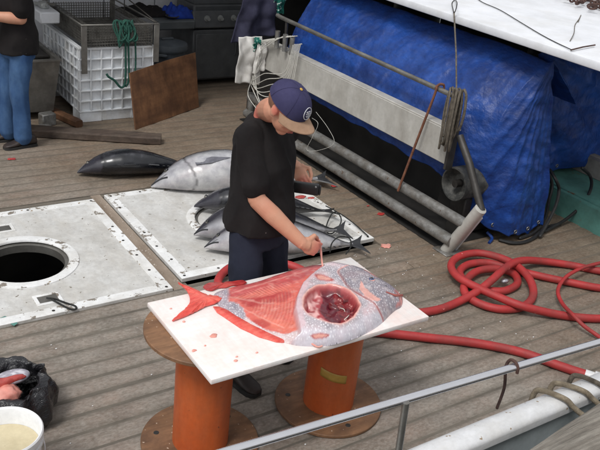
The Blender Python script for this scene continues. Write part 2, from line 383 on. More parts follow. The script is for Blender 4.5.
def open_obj(*a, **k): return obj(*a, **k)
def solid(o, t, off=0):
    md = o.modifiers.new('thickness', 'SOLIDIFY'); md.thickness = t; md.offset = off; return o
def voxel(mb, size, smooth=6, disp=None):
    """fuse overlapping shapes into one continuous skin"""
    me = bpy.data.meshes.new('tmp'); me.from_pydata([tuple(v) for v in mb.v], [], mb.f)
    bm = bmesh.new(); bm.from_mesh(me); bmesh.ops.recalc_face_normals(bm, faces=bm.faces); bm.to_mesh(me); bm.free()
    o = bpy.data.objects.new('tmp', me); COL.objects.link(o)
    r = o.modifiers.new('r', 'REMESH'); r.mode = 'VOXEL'; r.voxel_size = size
    if smooth:
        q = o.modifiers.new('s', 'SMOOTH'); q.iterations = smooth; q.factor = 0.5
    dg = bpy.context.evaluated_depsgraph_get()
    ev = o.evaluated_get(dg); me2 = ev.to_mesh()
    out = MB(); co = np.empty(len(me2.vertices) * 3); me2.vertices.foreach_get('co', co); co = co.reshape(-1, 3)
    if disp:
        no = np.empty(len(me2.vertices) * 3); me2.vertices.foreach_get('normal', no); no = no.reshape(-1, 3)
        for i in range(len(co)): co[i] += no[i] * disp(Vector(co[i]))
    out.v = [tuple(c) for c in co]; out.f = [tuple(p.vertices) for p in me2.polygons]
    ev.to_mesh_clear(); bpy.data.objects.remove(o); bpy.data.meshes.remove(me)
    return out
def catmull(pts, n=8, closed=False):
    pts = [Vector(p) for p in pts]; out = []; N_ = len(pts)
    for i in range(N_ if closed else N_ - 1):
        g = lambda k: pts[k % N_] if closed else pts[max(0, min(N_ - 1, k))]
        p0, p1, p2, p3 = g(i - 1), g(i), g(i + 1), g(i + 2)
        for k in range(n):
            t = k / n
            out.append(0.5 * ((2 * p1) + (p2 - p0) * t + (2 * p0 - 5 * p1 + 4 * p2 - p3) * t * t + (3 * p1 - p0 - 3 * p2 + p3) * t ** 3))
    if not closed: out.append(pts[-1])
    return out
def sm(a, b, x):
    t = min(1.0, max(0.0, (x - a) / (b - a))); return t * t * (3 - 2 * t)
def nz3(p, s=1.0): return noise.noise(Vector(p) * s)

# ================================================================ SETTING
# water below the boat
tag(obj('water', MB().box((2, 4, -1.2), (400, 400, 0.1)), 'water', smooth=None), kind='structure')

# deck: caulk bed with planks on it, open where the hatches sit
HX0, HXM0, HXM1, HX1, HY0, HY1 = 0.45, 1.945, 2.05, 3.66, 3.97, 5.53
DX0, DX1, DY0, DY1 = -1.6, 5.55, 1.62, 9.2
mb = MB()
for (x0, x1, y0, y1) in ((DX0, DX1, DY0, HY0), (DX0, DX1, HY1, DY1), (DX0, HX0, HY0, HY1), (HX1, DX1, HY0, HY1)):
    mb.box(((x0 + x1) / 2, (y0 + y1) / 2, -0.0335), (x1 - x0, y1 - y0, 0.06))
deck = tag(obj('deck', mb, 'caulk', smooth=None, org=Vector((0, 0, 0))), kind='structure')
PW = 0.13
pl = MB()
prof = [(-0.061, -0.02), (-0.061, -0.005), (-0.050, -0.0015), (-0.03, 0.0005), (0, 0.001), (0.03, 0.0005), (0.050, -0.0015), (0.061, -0.005), (0.061, -0.02)]
pl.rings([[Vector((-0.5, a, b)) for a, b in prof], [Vector((0.5, a, b)) for a, b in prof]])
plank_me = None
def plank(x0, x1, yc):
    global plank_me
    if plank_me is None:
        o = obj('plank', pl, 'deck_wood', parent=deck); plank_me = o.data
    else:
        o = bpy.data.objects.new('plank', plank_me); COL.objects.link(o); o.parent = deck
    o.location = ((x0 + x1) / 2, yc, random.uniform(-0.0015, 0.0015)); o.scale = (x1 - x0 - 0.004, random.uniform(0.985, 1.01), 1)
    o.rotation_euler = (random.uniform(-0.012, 0.012), 0, 0)
def row(x0, x1, yc):
    x = x0
    while x < x1 - 0.01:
        l = random.uniform(5.0, 12.0)
        e = x1 if x + l > x1 - 0.9 else x + l
        plank(x, e, yc); x = e
k = 0
y = HY0 - PW / 2
while y > DY0: row(DX0, DX1, y); y -= PW
y = HY0 + PW / 2
while y < DY1:
    if y < HY1: row(DX0, HX0, y); row(HX1, DX1, y)
    else: row(DX0, DX1, y)
    y += PW

tag(obj('recess_shade', MB().box((4.34, 5.3, .005), (.60, 3.1, .006)), 'hold_dark', smooth=None), kind='structure')  # flat black strip: painted shade of the recess under the pipes
# the hold below the hatches
mb = MB()
x0, x1, y0, y1, zb = HX0 - 0.1, HX1 + 0.1, HY0 - 0.1, HY1 + 0.1, -1.0
mb.add([(x0, y0, zb), (x1, y0, zb), (x1, y1, zb), (x0, y1, zb), (x0, y0, -0.08), (x1, y0, -0.08), (x1, y1, -0.08), (x0, y1, -0.08)],
       [(0, 1, 2, 3), (0, 1, 5, 4), (1, 2, 6, 5), (2, 3, 7, 6), (3, 0, 4, 7)])
tag(obj('fish_hold', mb, 'hold_dark', smooth=None), kind='structure')
# timber strip between the hatches and dark margin at their backs
mb = MB().box(((HXM0 + HXM1) / 2, (HY0 + HY1) / 2, -0.02), (HXM1 - HXM0 - 0.022, HY1 - HY0, 0.036), 0.004)
tag(obj('strip_plank', mb, 'strip_wood', org=Vector((2, 4.7, -.04))), kind='structure')
mb = MB().box(((HX0 + HX1) / 2, HY1 - 0.025, -0.03), (HX1 - HX0, 0.045, 0.05), 0.003)
mb.box(((HX0 + HX1) / 2, HY0 + 0.02, -0.035), (HX1 - HX0, 0.05, 0.045), 0.003)
mb.box((HXM0, (HY0 + HY1) / 2, -0.035), (0.05, HY1 - HY0 - 0.1, 0.03)); mb.box((HXM1, (HY0 + HY1) / 2, -0.0352), (0.05, HY1 - HY0 - 0.1, 0.03))
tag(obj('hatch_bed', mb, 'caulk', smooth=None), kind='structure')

def ring_plate(mb, x0, x1, y0, y1, cx, cy, r, z0, z1, n=64):
    """rectangular plate with a round hole"""
    inner, outer = [], []
    for k in range(n):
        a = 2 * math.pi * k / n; dx, dy = math.cos(a), math.sin(a)
        t = min(((x1 if dx > 0 else x0) - cx) / dx if abs(dx) > 1e-9 else 9e9, ((y1 if dy > 0 else y0) - cy) / dy if abs(dy) > 1e-9 else 9e9)
        inner.append((cx + r * dx, cy + r * dy)); outer.append([cx + t * dx, cy + t * dy])
    for (X, Y) in ((x0, y0), (x1, y0), (x0, y1), (x1, y1)):     # pull nearest sample onto each corner
        j = min(range(n), key=lambda i: (outer[i][0] - X) ** 2 + (outer[i][1] - Y) ** 2); outer[j] = [X, Y]
    mb.rings([[Vector((*p, z0)) for p in inner], [Vector((*p, z1)) for p in inner], [Vector((*p, z1)) for p in outer], [Vector((*p, z0)) for p in outer]], closed=True)
    return mb
def hatch(x0, x1, y0, y1, cx, cy, label, bowl=False):
    t = thing('deck_hatch', ((x0 + x1) / 2, (y0 + y1) / 2, -0.012), label, 'hatch', 'painted fish hold hatches in the deck')
    R0 = 0.335
    obj('plate', ring_plate(MB(), x0, x1, y0, y1, cx, cy, R0, -0.012, 0.012), 'hatch_paint', t)
    w = 0.075
    bd = MB()
    bd.box(((x0 + x1) / 2, y0 + w / 2, 0.0135), (x1 - x0, w, 0.005), 0.001)
    bd.box(((x0 + x1) / 2, y1 - w / 2, 0.0135), (x1 - x0, w, 0.005), 0.001)
    bd.box((x0 + w / 2, (y0 + y1) / 2, 0.0135), (w, y1 - y0 - 2 * w, 0.005), 0.001)
    bd.box((x1 - w / 2, (y0 + y1) / 2, 0.0135), (w, y1 - y0 - 2 * w, 0.005), 0.001)
    obj('border', bd, 'hatch_border', t)
    rim = obj('rim', MB().rings([[Vector((cx + r * math.cos(a), cy + r * math.sin(a), z)) for a in [2 * math.pi * k / 72 for k in range(72)]]
            for r, z in ((R0 + .018, 0.010), (R0 + 0.016, 0.019), (R0 - 0.005, 0.022), (R0 - 0.045, 0.021), (R0 - 0.050, 0.014), (R0 - 0.050, 0.006), (R0 - .03, .004))], closed=True), 'hatch_border', t)
    obj('seat_ring', MB().rings([[Vector((cx + r * math.cos(a), cy + r * math.sin(a), z)) for a in [2 * math.pi * k / 72 for k in range(72)]]
            for r, z in ((R0 - .004, -0.004), (R0 - 0.052, -0.004), (R0 - 0.075, -0.006), (R0 - 0.075, -0.06), (R0 - .004, -.06))], closed=True), 'stainless_dull', rim)
    bolt = MB().lathe([(0.001, 0.0185), (0.007, 0.0185), (0.010, 0.017), (0.010, 0.0155)], (0, 0, 0), 8)
    nb = 7; first = None
    spots = [(x0 + 0.03 + (x1 - x0 - 0.06) * i / (nb - 1), yy) for i in range(nb) for yy in (y0 + 0.035, y1 - 0.035)] + \
            [(xx, y0 + 0.035 + (y1 - y0 - 0.07) * i / 6) for i in range(1, 6) for xx in (x0 + 0.035, x1 - 0.035)]
    for (bx_, by_) in spots:
        if random.random() < .15: continue
        if first is None:
            first = obj('bolt', bolt, 'steel_dark', t); o = first
        else:
            o = first.copy(); COL.objects.link(o)
        o.location = Vector((bx_ + random.uniform(-.012, .012), by_ + random.uniform(-.006, .006), 0.0005))
    return t
hl = hatch(HX0, HXM0, HY0 + 0.0, 5.43, 1.20, 4.66, 'white painted steel hatch with an open black manhole')
hr = hatch(HXM1, HX1, 4.055, 5.47, 2.80, 4.74, 'white painted steel hatch with tunas lying across it')
obj('cover', MB().lathe([(.001, .004), (.20, .004), (.245, .002), (.262, -.003), (.262, -.02)], (2.80, 4.74, 0), 56), 'hatch_paint', hr)
# small lifting recess on the left hatch
def recess(px, py, t):
    c = P(px, py, 0.012)
    fr = MB()
    for dx, dy, sx, sy in ((0, .05, .16, .022), (0, -.05, .16, .022), (.069, 0, .022, .078), (-.069, 0, .022, .078)):
        fr.box((c.x + dx, c.y + dy, 0.014), (sx, sy, 0.006), 0.0015)
    obj('recess_frame', fr, 'hatch_border', t)
    obj('recess_pan', MB().box((c.x, c.y, 0.0125), (0.118, 0.080, 0.003)), 'stainless_dull', t)
for q_, m_ in (([(0, 318), (5, 316), (9, 318), (6, 321), (1, 322)], 'teal_paint'), ([(9, 323), (14, 321), (18, 323), (14, 326)], 'teal_paint'), ([(16, 318), (22, 316), (30, 315), (28, 318), (20, 319.5)], 'rust_paint')):
    obj('paint_patch', MB().prism([P(*c_, .0125)[:2] for c_ in q_], .0121, .0131), m_, hl)
recess(48, 299, hl); recess(2, 229, hl)

# bulwark on the dock side: white cap, grey side
BY = 1.598
def bul(x): return BY + (x - 2.2) * 0.006
cap = MB(); prof = []
for k in range(14):
    a = math.pi * k / 13
    prof.append((0.056 * math.cos(a), 0.030 * math.sin(a)))
prof += [(-0.056, -0.03), (0.056, -0.03)]
cap.rings([[Vector((x, BY + a, 0.575 + b)) for a, b in prof] for x in np.linspace(-1.6, 6.2, 40)])
bw = thing('bulwark', (2.2, BY, -1.1), 'grey boat side with a rounded white cap beside the dock timber', 'bulwark')
obj('cap_rail', cap, 'cap_white', bw)
obj('hull_side', MB().box((2.3, BY - 0.01, -0.31), (7.8, 0.06, 1.72), 0.004), 'hull_grey', bw)
obj('rubbing_strake', MB().box((2.3, BY - 0.075, 0.20), (7.8, 0.06, 0.10), 0.015), 'hull_grey', bw)

# dock timber
dk = MB()
nx, na = 60, 20
rings = []
for i in range(nx + 1):
    x = -1.2 + 6.0 * i / nx
    ring = []
    for k in range(na):
        a = 2 * math.pi * k / na
        c, s_ = math.cos(a), math.sin(a)
        rr = 0.17 * (1 / max(abs(c), abs(s_))) ** 0.75 + 0.008 * nz3((x * 1.3, a * 1.5, 3.0), 1.5) + 0.004 * nz3((x * 6, a * 6, 1.0))
        yy, zz = rr * c, rr * s_
        ring.append(Vector((x, 1.105 + yy + (x - 2.2) * 0.12, 0.735 + zz)))
    rings.append(ring)
dk.rings(rings)
tag(obj('dock_timber', dk, 'dock_wood'), 'thick weathered grey timber beam of the dock beside the boat', 'timber')
tag(obj('dock', MB().box((2, -1.2, 0.42), (9, 4.0, 0.16), 0.01), 'dock_wood'), kind='structure')

# stainless handrail above the bulwark
ra, rb = Vector((0.2, 1.70, 0.9)), Vector((4.4, 1.47, 0.9))
a1, a2 = P(236, 449, .9), P(600, 342, .9)
dv = (a2 - a1).normalized()
hr_t = thing('handrail', a1 + dv * .6 - Vector((0, 0, .3)), 'polished steel handrail along the white capped boat side', 'handrail')
obj('rail', MB().tube([a1 - dv * 1.6, a1, a2, a2 + dv * 1.6], 0.0155, 20), 'stainless', hr_t)
for px, py in ((406, 402),):
    q = P(px, py, 0.9); b = P(397, 462, 0.60); b.z = .595
    obj('stanchion', MB().tube([q, b], 0.0135, 14), 'stainless_dull', hr_t)
    obj('foot_flange', MB().lathe([(0.001, .012), (.03, .012), (.034, 0.0), (.034, -.012)], b, 16), 'stainless_dull', hr_t)
for dd in (-.75, 2.35):
    q = a1 + dv * (.62 + dd); b = q + Vector((0.02, 0.02, -.31))
    obj('stanchion', MB().tube([q, b], 0.0135, 14), 'stainless_dull', hr_t)
q = P(512, 366, 0.9); b = P(497, 408, 0.6)
hk = [b, b.lerp(q, .5), q + Vector((-.004, .022, -.03)), q + Vector((0, .024, 0.0)), q + Vector((0.002, .012, .021)), q + Vector((.004, -.01, .021)), q + Vector((.006, -.024, 0.004)), q + Vector((.007, -.026, -.02))]
tag(obj('hook', MB().tube(catmull(hk, 6), 0.0065, 10), 'rust_dark'), 'thin rusty rod hooked over the polished handrail', 'hook')
# debris flakes along the foot of the bulwark
db = MB()
for i in range(120):
    x = random.uniform(2.1, 3.9); yy = 1.99 + (x - 2.6) * 0.03 + random.gauss(0, 0.022)
    s_ = random.uniform(.003, .009)
    db.box((x, yy, 0.003), (s_ * random.uniform(1, 2.2), s_, s_ * .6), 0, random.uniform(0, 3))
tag(obj('rust_flakes', db, 'rust', smooth=None), 'line of crumbled rust flakes on the deck', 'debris', kind='stuff')

# fish scales and scraps of ice on the deck
fl = MB()
for i in range(120):
    if random.random() < .6: x, yy = random.gauss(3.35, .35), random.gauss(3.5, .45)
    else: x, yy = random.uniform(.9, 4.0), random.uniform(1.9, 3.9)
    if not (x < 4.0 and 1.75 < yy < 3.95): continue
    s_ = random.uniform(.0014, .0042); a = random.uniform(0, 3.14)
    fl.prism([(x + s_ * 1.5 * math.cos(a + k * 1.2566) * random.uniform(.6, 1), yy + s_ * math.sin(a + k * 1.2566)) for k in range(5)], .0015, .0035)
tag(obj('fish_scales', fl, 'bucket_white', smooth=None), 'pale fish scales scattered over the deck', 'scales', kind='stuff')
# ropes over the cap
def rope(name, pts, r, m, label, cat, seg=10, n=8, group=None):
    if r > .02:                    # three twisted strands
        c_ = catmull(pts, n * 2); mb_ = MB(); L_ = 0.0; acc = [0.0]
        for i in range(1, len(c_)): L_ += (c_[i] - c_[i - 1]).length; acc.append(L_)
        for s_ in range(3):
            q = []
            for i, p in enumerate(c_):
                t = (c_[min(i + 1, len(c_) - 1)] - c_[max(i - 1, 0)]).normalized(); u = Vector((0, 0, 1)); u = (u - t * u.dot(t)); u = u.normalized() if u.length > 1e-4 else t.orthogonal().normalized(); w = t.cross(u)
                a = acc[i] / (r * 6.5) * 2 * math.pi + s_ * 2.094
                q.append(p + (u * math.cos(a) + w * math.sin(a)) * r * .5)
            mb_.tube(q, r * .56, 7, round_ends=True)
        return tag(obj(name, mb_, m), label, cat, group)
    return tag(obj(name, MB().tube(catmull(pts, n), r, seg, round_ends=True), m), label, cat, group)
def over_cap(x, dx, tail):
    return [(x - .02, 1.672, .25), (x - .015, 1.672, .50), (x - .012, 1.668, .600), (x, 1.645, .622), (x + dx * .3, 1.60, .6235), (x + dx * .6, 1.552, .615), (x + dx * .85, 1.522, .585)] + tail
rope('mooring_rope', over_cap(2.60, .10, [(2.72, 1.47, .56), (2.74, 1.38, .60), (2.74, 1.28, .74), (2.74, 1.21, .88), (2.74, 1.08, .935), (2.74, .9, .93)]), 0.0125, 'rope_tan', 'tan mooring rope over the white cap falling to the dock timber', 'rope')
rope('mooring_rope', over_cap(2.715, .12, [(2.86, 1.46, .55), (2.90, 1.38, .58), (2.93, 1.30, .72), (2.95, 1.22, .89), (2.96, 1.08, .95), (2.97, .9, .94)]), 0.0125, 'rope_tan', 'tan mooring rope over the white cap next to the grey one', 'rope')
rope('mooring_rope', over_cap(2.85, .08, [(2.96, 1.50, .50), (3.02, 1.49, .38), (3.10, 1.50, .25)]), 0.0115, 'rope_grey', 'dark grey mooring rope over the white cap near the red hose end', 'rope')

# ================================================================ RIGHT SIDE: rail pipes, board, tarp, roof
SX = 4.09
rk = thing('side_rack', (SX, 4.9, 0), 'pair of grey pipes on slanted legs under the pale board', 'rack')
obj('pipe', MB().tube([(SX, 6.75, .275), (SX, 3.56, .28)], 0.042, 18), 'pipe_galv', rk)
obj('pipe', MB().tube([(SX - .03, 6.75, .105), (SX - .03, 3.64, .11)], 0.045, 18), 'pipe_galv', rk)
obj('leg', MB().tube([(SX - .01, 3.70, 0.0), (SX, 3.56, .27), (SX + .005, 3.47, .45)], 0.045, 16), 'panel_grey', rk)
obj('leg_strip', MB().box((SX + .055, 3.60, .20), (.02, .07, .40), .003, Matrix.Rotation(math.radians(27), 3, 'X')), 'white_paint', rk)
obj('brace', MB().tube([(SX + .02, 3.47, .43), (SX + .05, 3.70, .70), (SX + .06, 3.86, .86)], 0.028, 14), 'steel_dark', rk)
obj('leg', MB().tube([(SX, 6.72, 0.0), (SX, 6.72, .32)], 0.04, 14), 'pipe_galv', rk)
obj('base_plate', MB().box((SX, 3.69, .006), (.17, .16, .012), .003), 'pipe_galv', rk)

# black backing, its colour stands in for the shaded void behind the pipes
tag(obj('shade_backing', MB().box((4.62, 5.85, .30), (.05, 3.3, .62), .004), 'hold_dark'), 'low black backing for the shaded void behind the grey pipes', 'wall')

# pale board and its handrail
bt = thing('side_board', (4.14, 5.2, .58), 'long pale grey board with a pipe rail in front of the blue tarp', 'board')
def tilt(q): return q
obj('board', MB().box((4.155, 5.30, .735), (.035, 2.72, .265), .006), 'panel_grey', bt)
obj('board_lip', MB().box((4.185, 5.30, .872), (.09, 2.74, .016), .004), 'panel_grey', bt)
obj('end_plate', MB().box((4.16, 3.925, .72), (.07, .03, .30), .004), 'steel_dark', bt)
rl = obj('rail', MB().tube([(4.14, 6.46, 1.165), (4.14, 6.40, 1.16), (4.14, 5.2, 1.14), (4.14, 3.95, 1.125)], 0.019, 14), 'stainless_dull', bt)
for yy in (6.30, 3.99):
    obj('rail_post', MB().tube([(4.15, yy, 1.14), (4.16, yy, .86)], 0.015, 12), 'steel_dark', bt)
for yy in (6.36, 6.22, 6.10):
    obj('rod_holder', MB().lathe([(0.001, -.11), (.022, -.11), (.024, .0), (.024, .05), (.019, .05), (.019, 0)], (4.10, yy, .99), 14), 'pipe_galv', bt)
# drum behind the board end
dr = thing('net_drum', (4.36, 3.98, .30), 'dark grey hauling drum below the end of the pale board', 'drum')
obj('drum', MB().lathe([(.001, 4.26), (.07, 4.27), (.105, 4.23), (.118, 4.19), (.130, 4.19), (.130, 4.45), (.001, 4.45)], (0, 3.86, .47), 32, 'X'), 'drum_grey', dr)
obj('drum_core', MB().lathe([(.001, 4.20), (.03, 4.20), (.03, 4.28)], (0, 3.86, .47), 14, 'X'), 'steel_dark', dr)
obj('drum_stand', MB().box((4.36, 3.90, .17), (.08, .16, .34), .01), 'steel_dark', dr)

# hooked rod leaning from the rail
q0 = PX(436, 90, 4.115); q1 = PX(398, 191, 4.03)
rod = [q1, q1.lerp(q0, .5), q0 + Vector((-.004, 0, -.03)), q0 + Vector((-.002, 0, .02)), q0 + Vector((.02, -.01, .045)), q0 + Vector((.05, -.02, .04)), q0 + Vector((.06, -.02, .01))]
tag(obj('gaff_hook', MB().tube(catmull(rod, 6), [0.010] * 31 + [.008] * 6, 10), 'rust'), 'rusty hooked rod hanging on the rail over the pale board', 'hook')

# hanging rope bundle
cb = MB()
top = Vector((4.10, 3.93, 1.20))
for i in range(15):
    ph = random.uniform(0, 6.28); w = random.uniform(.02, .065); L_ = random.uniform(.30, .47); dx = random.uniform(-.03, .04); dy = random.uniform(-.05, .05)
    pts = []
    for k in range(20):
        a = 2 * math.pi * k / 20
        pts.append(top + Vector((dx + w * math.cos(a) * .6 + .05 * math.sin(ph) * math.sin(a / 2) ** 2, dy + w * math.cos(a), -L_ / 2 + L_ / 2 * math.sin(a) - random.uniform(0, .01))))
    cb.tube(pts, random.uniform(.007, .011), 7, closed=True)
tag(obj('rope_coil', cb, 'rope_grey'), 'bundle of old grey rope hung at the end of the pale board', 'rope')
hrp = PX(454, 12, 4.44)
tag(obj('hanging_line', MB().tube([hrp, hrp.lerp(top, .55) + Vector((.005, 0, 0)), top + Vector((0, 0, -.02))], 0.0062, 8), 'rope_grey'), 'thin grey line hanging from the white roof edge to the rope bundle', 'line')

# blue tarp
cols = [  # bottom, low, mid, top, back
    (0.00, [(4.30, 6.42, .50), (4.27, 6.42, .80), (4.42, 6.50, 1.07), (4.78, 6.60, 1.40), (5.4, 6.7, 1.0)]),
    (0.22, [(4.25, 5.90, .50), (4.24, 5.90, .80), (4.41, 5.90, 1.07), (4.77, 5.90, 1.42), (5.4, 5.9, 1.0)]),
    (0.45, [(4.25, 4.80, .48), (4.24, 4.80, .80), (4.41, 4.80, 1.07), (4.79, 4.80, 1.42), (5.4, 4.8, 1.0)]),
    (0.58, [(4.27, 4.10, .45), (4.24, 4.05, .80), (4.40, 4.05, 1.06), (4.79, 4.05, 1.42), (5.4, 4.2, 1.0)]),
    (0.64, [(4.47, 3.74, .13), (4.40, 3.77, .58), (4.45, 3.79, 1.02), (4.77, 3.74, 1.41), (5.4, 3.95, 1.0)]),
    (0.70, [(4.64, 3.64, .07), (4.58, 3.67, .55), (4.58, 3.70, .97), (4.77, 3.70, 1.42), (5.4, 3.9, 1.0)]),
    (0.78, [(4.90, 3.63, .04), (4.82, 3.66, .50), (4.71, 3.69, .95), (4.78, 3.70, 1.43), (5.4, 3.9, 1.0)]),
    (0.84, [(5.13, 3.68, .05), (5.06, 3.68, .45), (4.93, 3.70, .92), (4.80, 3.71, 1.43), (5.4, 3.95, 1.05)]),
    (0.87, [(5.22, 3.90, .15), (5.16, 3.90, .50), (5.08, 3.95, .95), (4.95, 3.98, 1.40), (5.5, 4.3, 1.2)]),
    (0.91, [(5.50, 4.12, .28), (5.50, 4.12, .65), (5.42, 4.15, 1.0), (5.40, 4.20, 1.42), (5.9, 4.6, 1.30)]),
    (1.00, [(7.00, 4.15, .28), (7.00, 4.15, .65), (7.0, 4.18, 1.0), (7.0, 4.25, 1.42), (7.0, 4.7, 1.30)]),
]
us = np.array([c[0] for c in cols]); cp = np.array([c[1] for c in cols]); vsn = np.array([0, .3, .5, .78, 1.0])
def cub(u):
    i = int(np.clip(np.searchsorted(us, u) - 1, 0, len(us) - 2)); t = (u - us[i]) / (us[i + 1] - us[i]); t2 = t * t * (3 - 2 * t) * .6 + t * .4
    return cp[i] * (1 - t2) + cp[i + 1] * t2
def tarp_pt(u, v):
    c = cub(u); j = int(np.clip(np.searchsorted(vsn, v) - 1, 0, 3)); t = (v - vsn[j]) / (vsn[j + 1] - vsn[j])
    g = lambda k: c[min(4, max(0, k))]
    p = 0.5 * ((2 * g(j)) + (g(j + 1) - g(j - 1)) * t + (2 * g(j - 1) - 5 * g(j) + 4 * g(j + 1) - g(j + 2)) * t * t + (3 * g(j) - g(j - 1) - 3 * g(j + 1) + g(j + 2)) * t ** 3)
    p = 0.6 * p + 0.4 * (g(j) * (1 - t) + g(j + 1) * t)
    p = Vector(p)
    # long soft folds down the slope, tension folds fanning from the near top corner, light crumple
    cr = lambda q, f: 1 - 2.2 * abs(nz3(q, f))
    w = .010 * nz3(p, 2.2) + .005 * cr((p.x, p.y, p.z), 5.0) + .004 * cr((p.x * 1.4, p.y, p.z * 1.2 + p.y), 11.0)
    if u < .66: w += (1 - sm(.60, .66, u)) * (.020 * cr((p.y * 1.6 + .5 * p.z, v * 1.1, 7), 1.3) + .012 * cr((p.y * 3.4 - 1.2 * p.z, v * 1.5, 3), 1.3))
    if u > .60:
        dx_, dz_ = p.x - 4.80, 1.50 - p.z; an = math.atan2(dx_, max(.05, dz_)); rr = min(1.0, math.hypot(dx_, dz_))
        k = sm(.60, .68, u)
        w += k * rr * (.045 * cr((an * 2.6, rr * .5, 5), 1.5) + .020 * cr((an * 6.5, rr * .8, 1), 1.5)) + k * .012 * cr((p.x * 2 + p.z, 0, p.z * 3), 2.0)
    n = Vector((-.75, -.35, .5)) if u < .62 else Vector((-.2, -.95, .1))
    p = p + n * w
    if v < .02: p.z += .03 * nz3((u * 30, 0, 0)) 
    return p
tb = MB().grid(tarp_pt, 400, 120)
tarp = obj('blue_tarp', tb, 'tarp_blue', smooth=70)
solid(tarp, .003)
for u_ in (.66, .72, .77, .82, .93):
    e_ = tarp_pt(u_, .02) + Vector((0, -.006, .02))
    obj('eyelet', MB().tube([e_ + Vector((.014 * math.cos(a), 0, .014 * math.sin(a))) for a in [2 * math.pi * k / 14 for k in range(14)]], .004, 6, closed=True), 'stainless_dull', tarp)
tag(tarp, 'crinkled blue plastic tarp draped over a stack behind the pale board', 'tarp')
tag(obj('tarp_tie', MB().tube(catmull([P(487, 232, .06), P(492, 238, .03), P(489, 243, .01)], 5), .012, 8), 'tarp_blue'), 'twisted blue scrap of tarp on the deck beneath the tarp hem', 'scrap')

# white roof
RX, RZ = 4.47, 1.60
rf = thing('shelter_roof', (6.2, 4.0, 0), 'smooth white shelter roof over the blue tarp', 'roof')
obj('roof_panel', MB().box((6.67, 5.3, RZ - .03), (4.4, 4.6, .06), .012, seg=2), 'white_paint', rf)
obj('added_end_wall', MB().box((6.1, 7.62, .75), (2.55, .05, 1.55), .006), 'hold_dark', rf)  # dark wall added to close the bright gap at the far end
obj('added_back_wall', MB().box((7.35, 5.3, .75), (.05, 4.5, 1.55), .006), 'hold_dark', rf)  # unseen wall added to keep the space under the roof dark
for x, y_ in ((6.0, 4.9), (6.0, 6.9), (8.3, 4.6), (8.3, 6.9)):
    obj('post', MB().tube([(x, y_, -.02), (x, y_, RZ - .05)], .04, 14), 'pipe_galv', rf)
# cable and cords on the roof edge
c1 = [P(472, -6, RZ + .006), P(482, 2, RZ + .008), P(500, 10, RZ + .008), P(520, 22, RZ + .008), P(540, 34, RZ + .007), P(555, 42, RZ + .006), P(572, 50, RZ + .01)]
tag(obj('roof_cable', MB().tube(catmull(c1, 6), .0035, 8), 'rope_black'), 'thin dark cable lying along the edge of the white roof', 'cable')
tag(obj('twine_loop', MB().tube(catmull([P(570, 41, RZ + .006), P(574, 33, RZ + .02), P(575, 25, RZ + .006), P(579, 19, RZ + .006), P(581, 15, RZ + .006), P(579, 20, RZ + .006), P(578, 22, RZ + .006)], 5), .003, 8), 'rope_grey'), 'short looped twine lying on the white roof', 'twine')
tag(obj('cleat_stick', MB().tube([P(571, 50, RZ + .012), P(583, 47, RZ + .016), P(595, 45, RZ + .014)], .0055, 8), 'rust_dark'), 'small dark stick lying at the white roof edge', 'stick')
tag(obj('line_hook', MB().tube(catmull([PX(454, 14, 4.44), PX(456, 9, 4.45), PX(457, 3, 4.46), P(455, 0, RZ + .01), P(452, 3, RZ + .01), PX(453, 9, 4.45), PX(454, 14, 4.44)], 4), .004, 6), 'steel_dark'), 'small steel hook on the white roof edge above the grey line', 'hook')
# skylight bay with dark netting chain at far roof edge
ch = thing('chain_pile', P(590, 5, RZ), 'heap of rusty dark chain piled on the white roof', 'chain')
for i in range(70):
    a = P(random.uniform(552, 640), 0, RZ + .02); t_ = random.random()
    base = P(556 + 60 * t_, -4 + 22 * t_ - random.random() * 16, RZ + .02 + random.uniform(0, .03))
    rr = random.uniform(.02, .045); ax = random.uniform(0, 6.28); tl_ = random.uniform(-.5, .5)
    pts = [base + Vector((rr * math.cos(b) * math.cos(ax), rr * math.cos(b) * math.sin(ax), rr * .5 * math.sin(b) + rr * .3)) for b in [2 * math.pi * k / 12 for k in range(12)]]
    obj('chain_link', MB().tube(pts, .009, 6, closed=True), 'rust_dark', ch)


# teal coaming on the far right with ledge, black hoses
tl = thing('teal_coaming', (5.6, 3.6, -.02), 'chipped teal painted coaming below the blue tarp', 'coaming')
obj('face', MB().box((5.56, 3.0, .09), (.06, 2.6, .24), .008), 'teal_paint', tl)
obj('ledge', MB().box((5.86, 3.0, .20), (.54, 2.6, .03), .006), 'teal_paint', tl)
obj('inner_block', MB().box((6.15, 3.3, .30), (.12, 2.2, .20), .02), 'concrete', tl)
def hose_black(pts, label): tag(obj('rubber_hose', MB().tube(catmull(pts, 8), .014, 8, round_ends=True), 'rubber_black'), label, 'hose', 'black hoses by the teal coaming')
hose_black([P(540, 236, .03), P(548, 222, .1), P(556, 205, .2), P(559, 190, .3), P(556, 180, .4), P(550, 170, .45)], 'black rubber hose rising against the end of the teal coaming')
hose_black([P(545, 231, .03), P(565, 220, .05), P(582, 205, .15), P(591, 188, .25), P(590, 176, .3), P(582, 168, .4)], 'black rubber hose curving in front of the teal coaming')
hose_black([P(520, 238, .02), P(535, 232, .02), P(545, 218, .06), P(549, 200, .14), P(552, 185, .25), P(548, 170, .4)], 'black rubber hose hanging down beside the tarp hem')
hose_black([P(500, 240, .02), P(515, 243, .02), P(530, 240, .02), P(546, 228, .03), P(560, 224, .03)], 'black rubber hose lying on the deck under the tarp hem')
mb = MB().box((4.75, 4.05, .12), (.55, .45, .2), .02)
tag(obj('black_crate', mb, 'hold_dark'), 'black box in the dark under the hanging tarp', 'box')

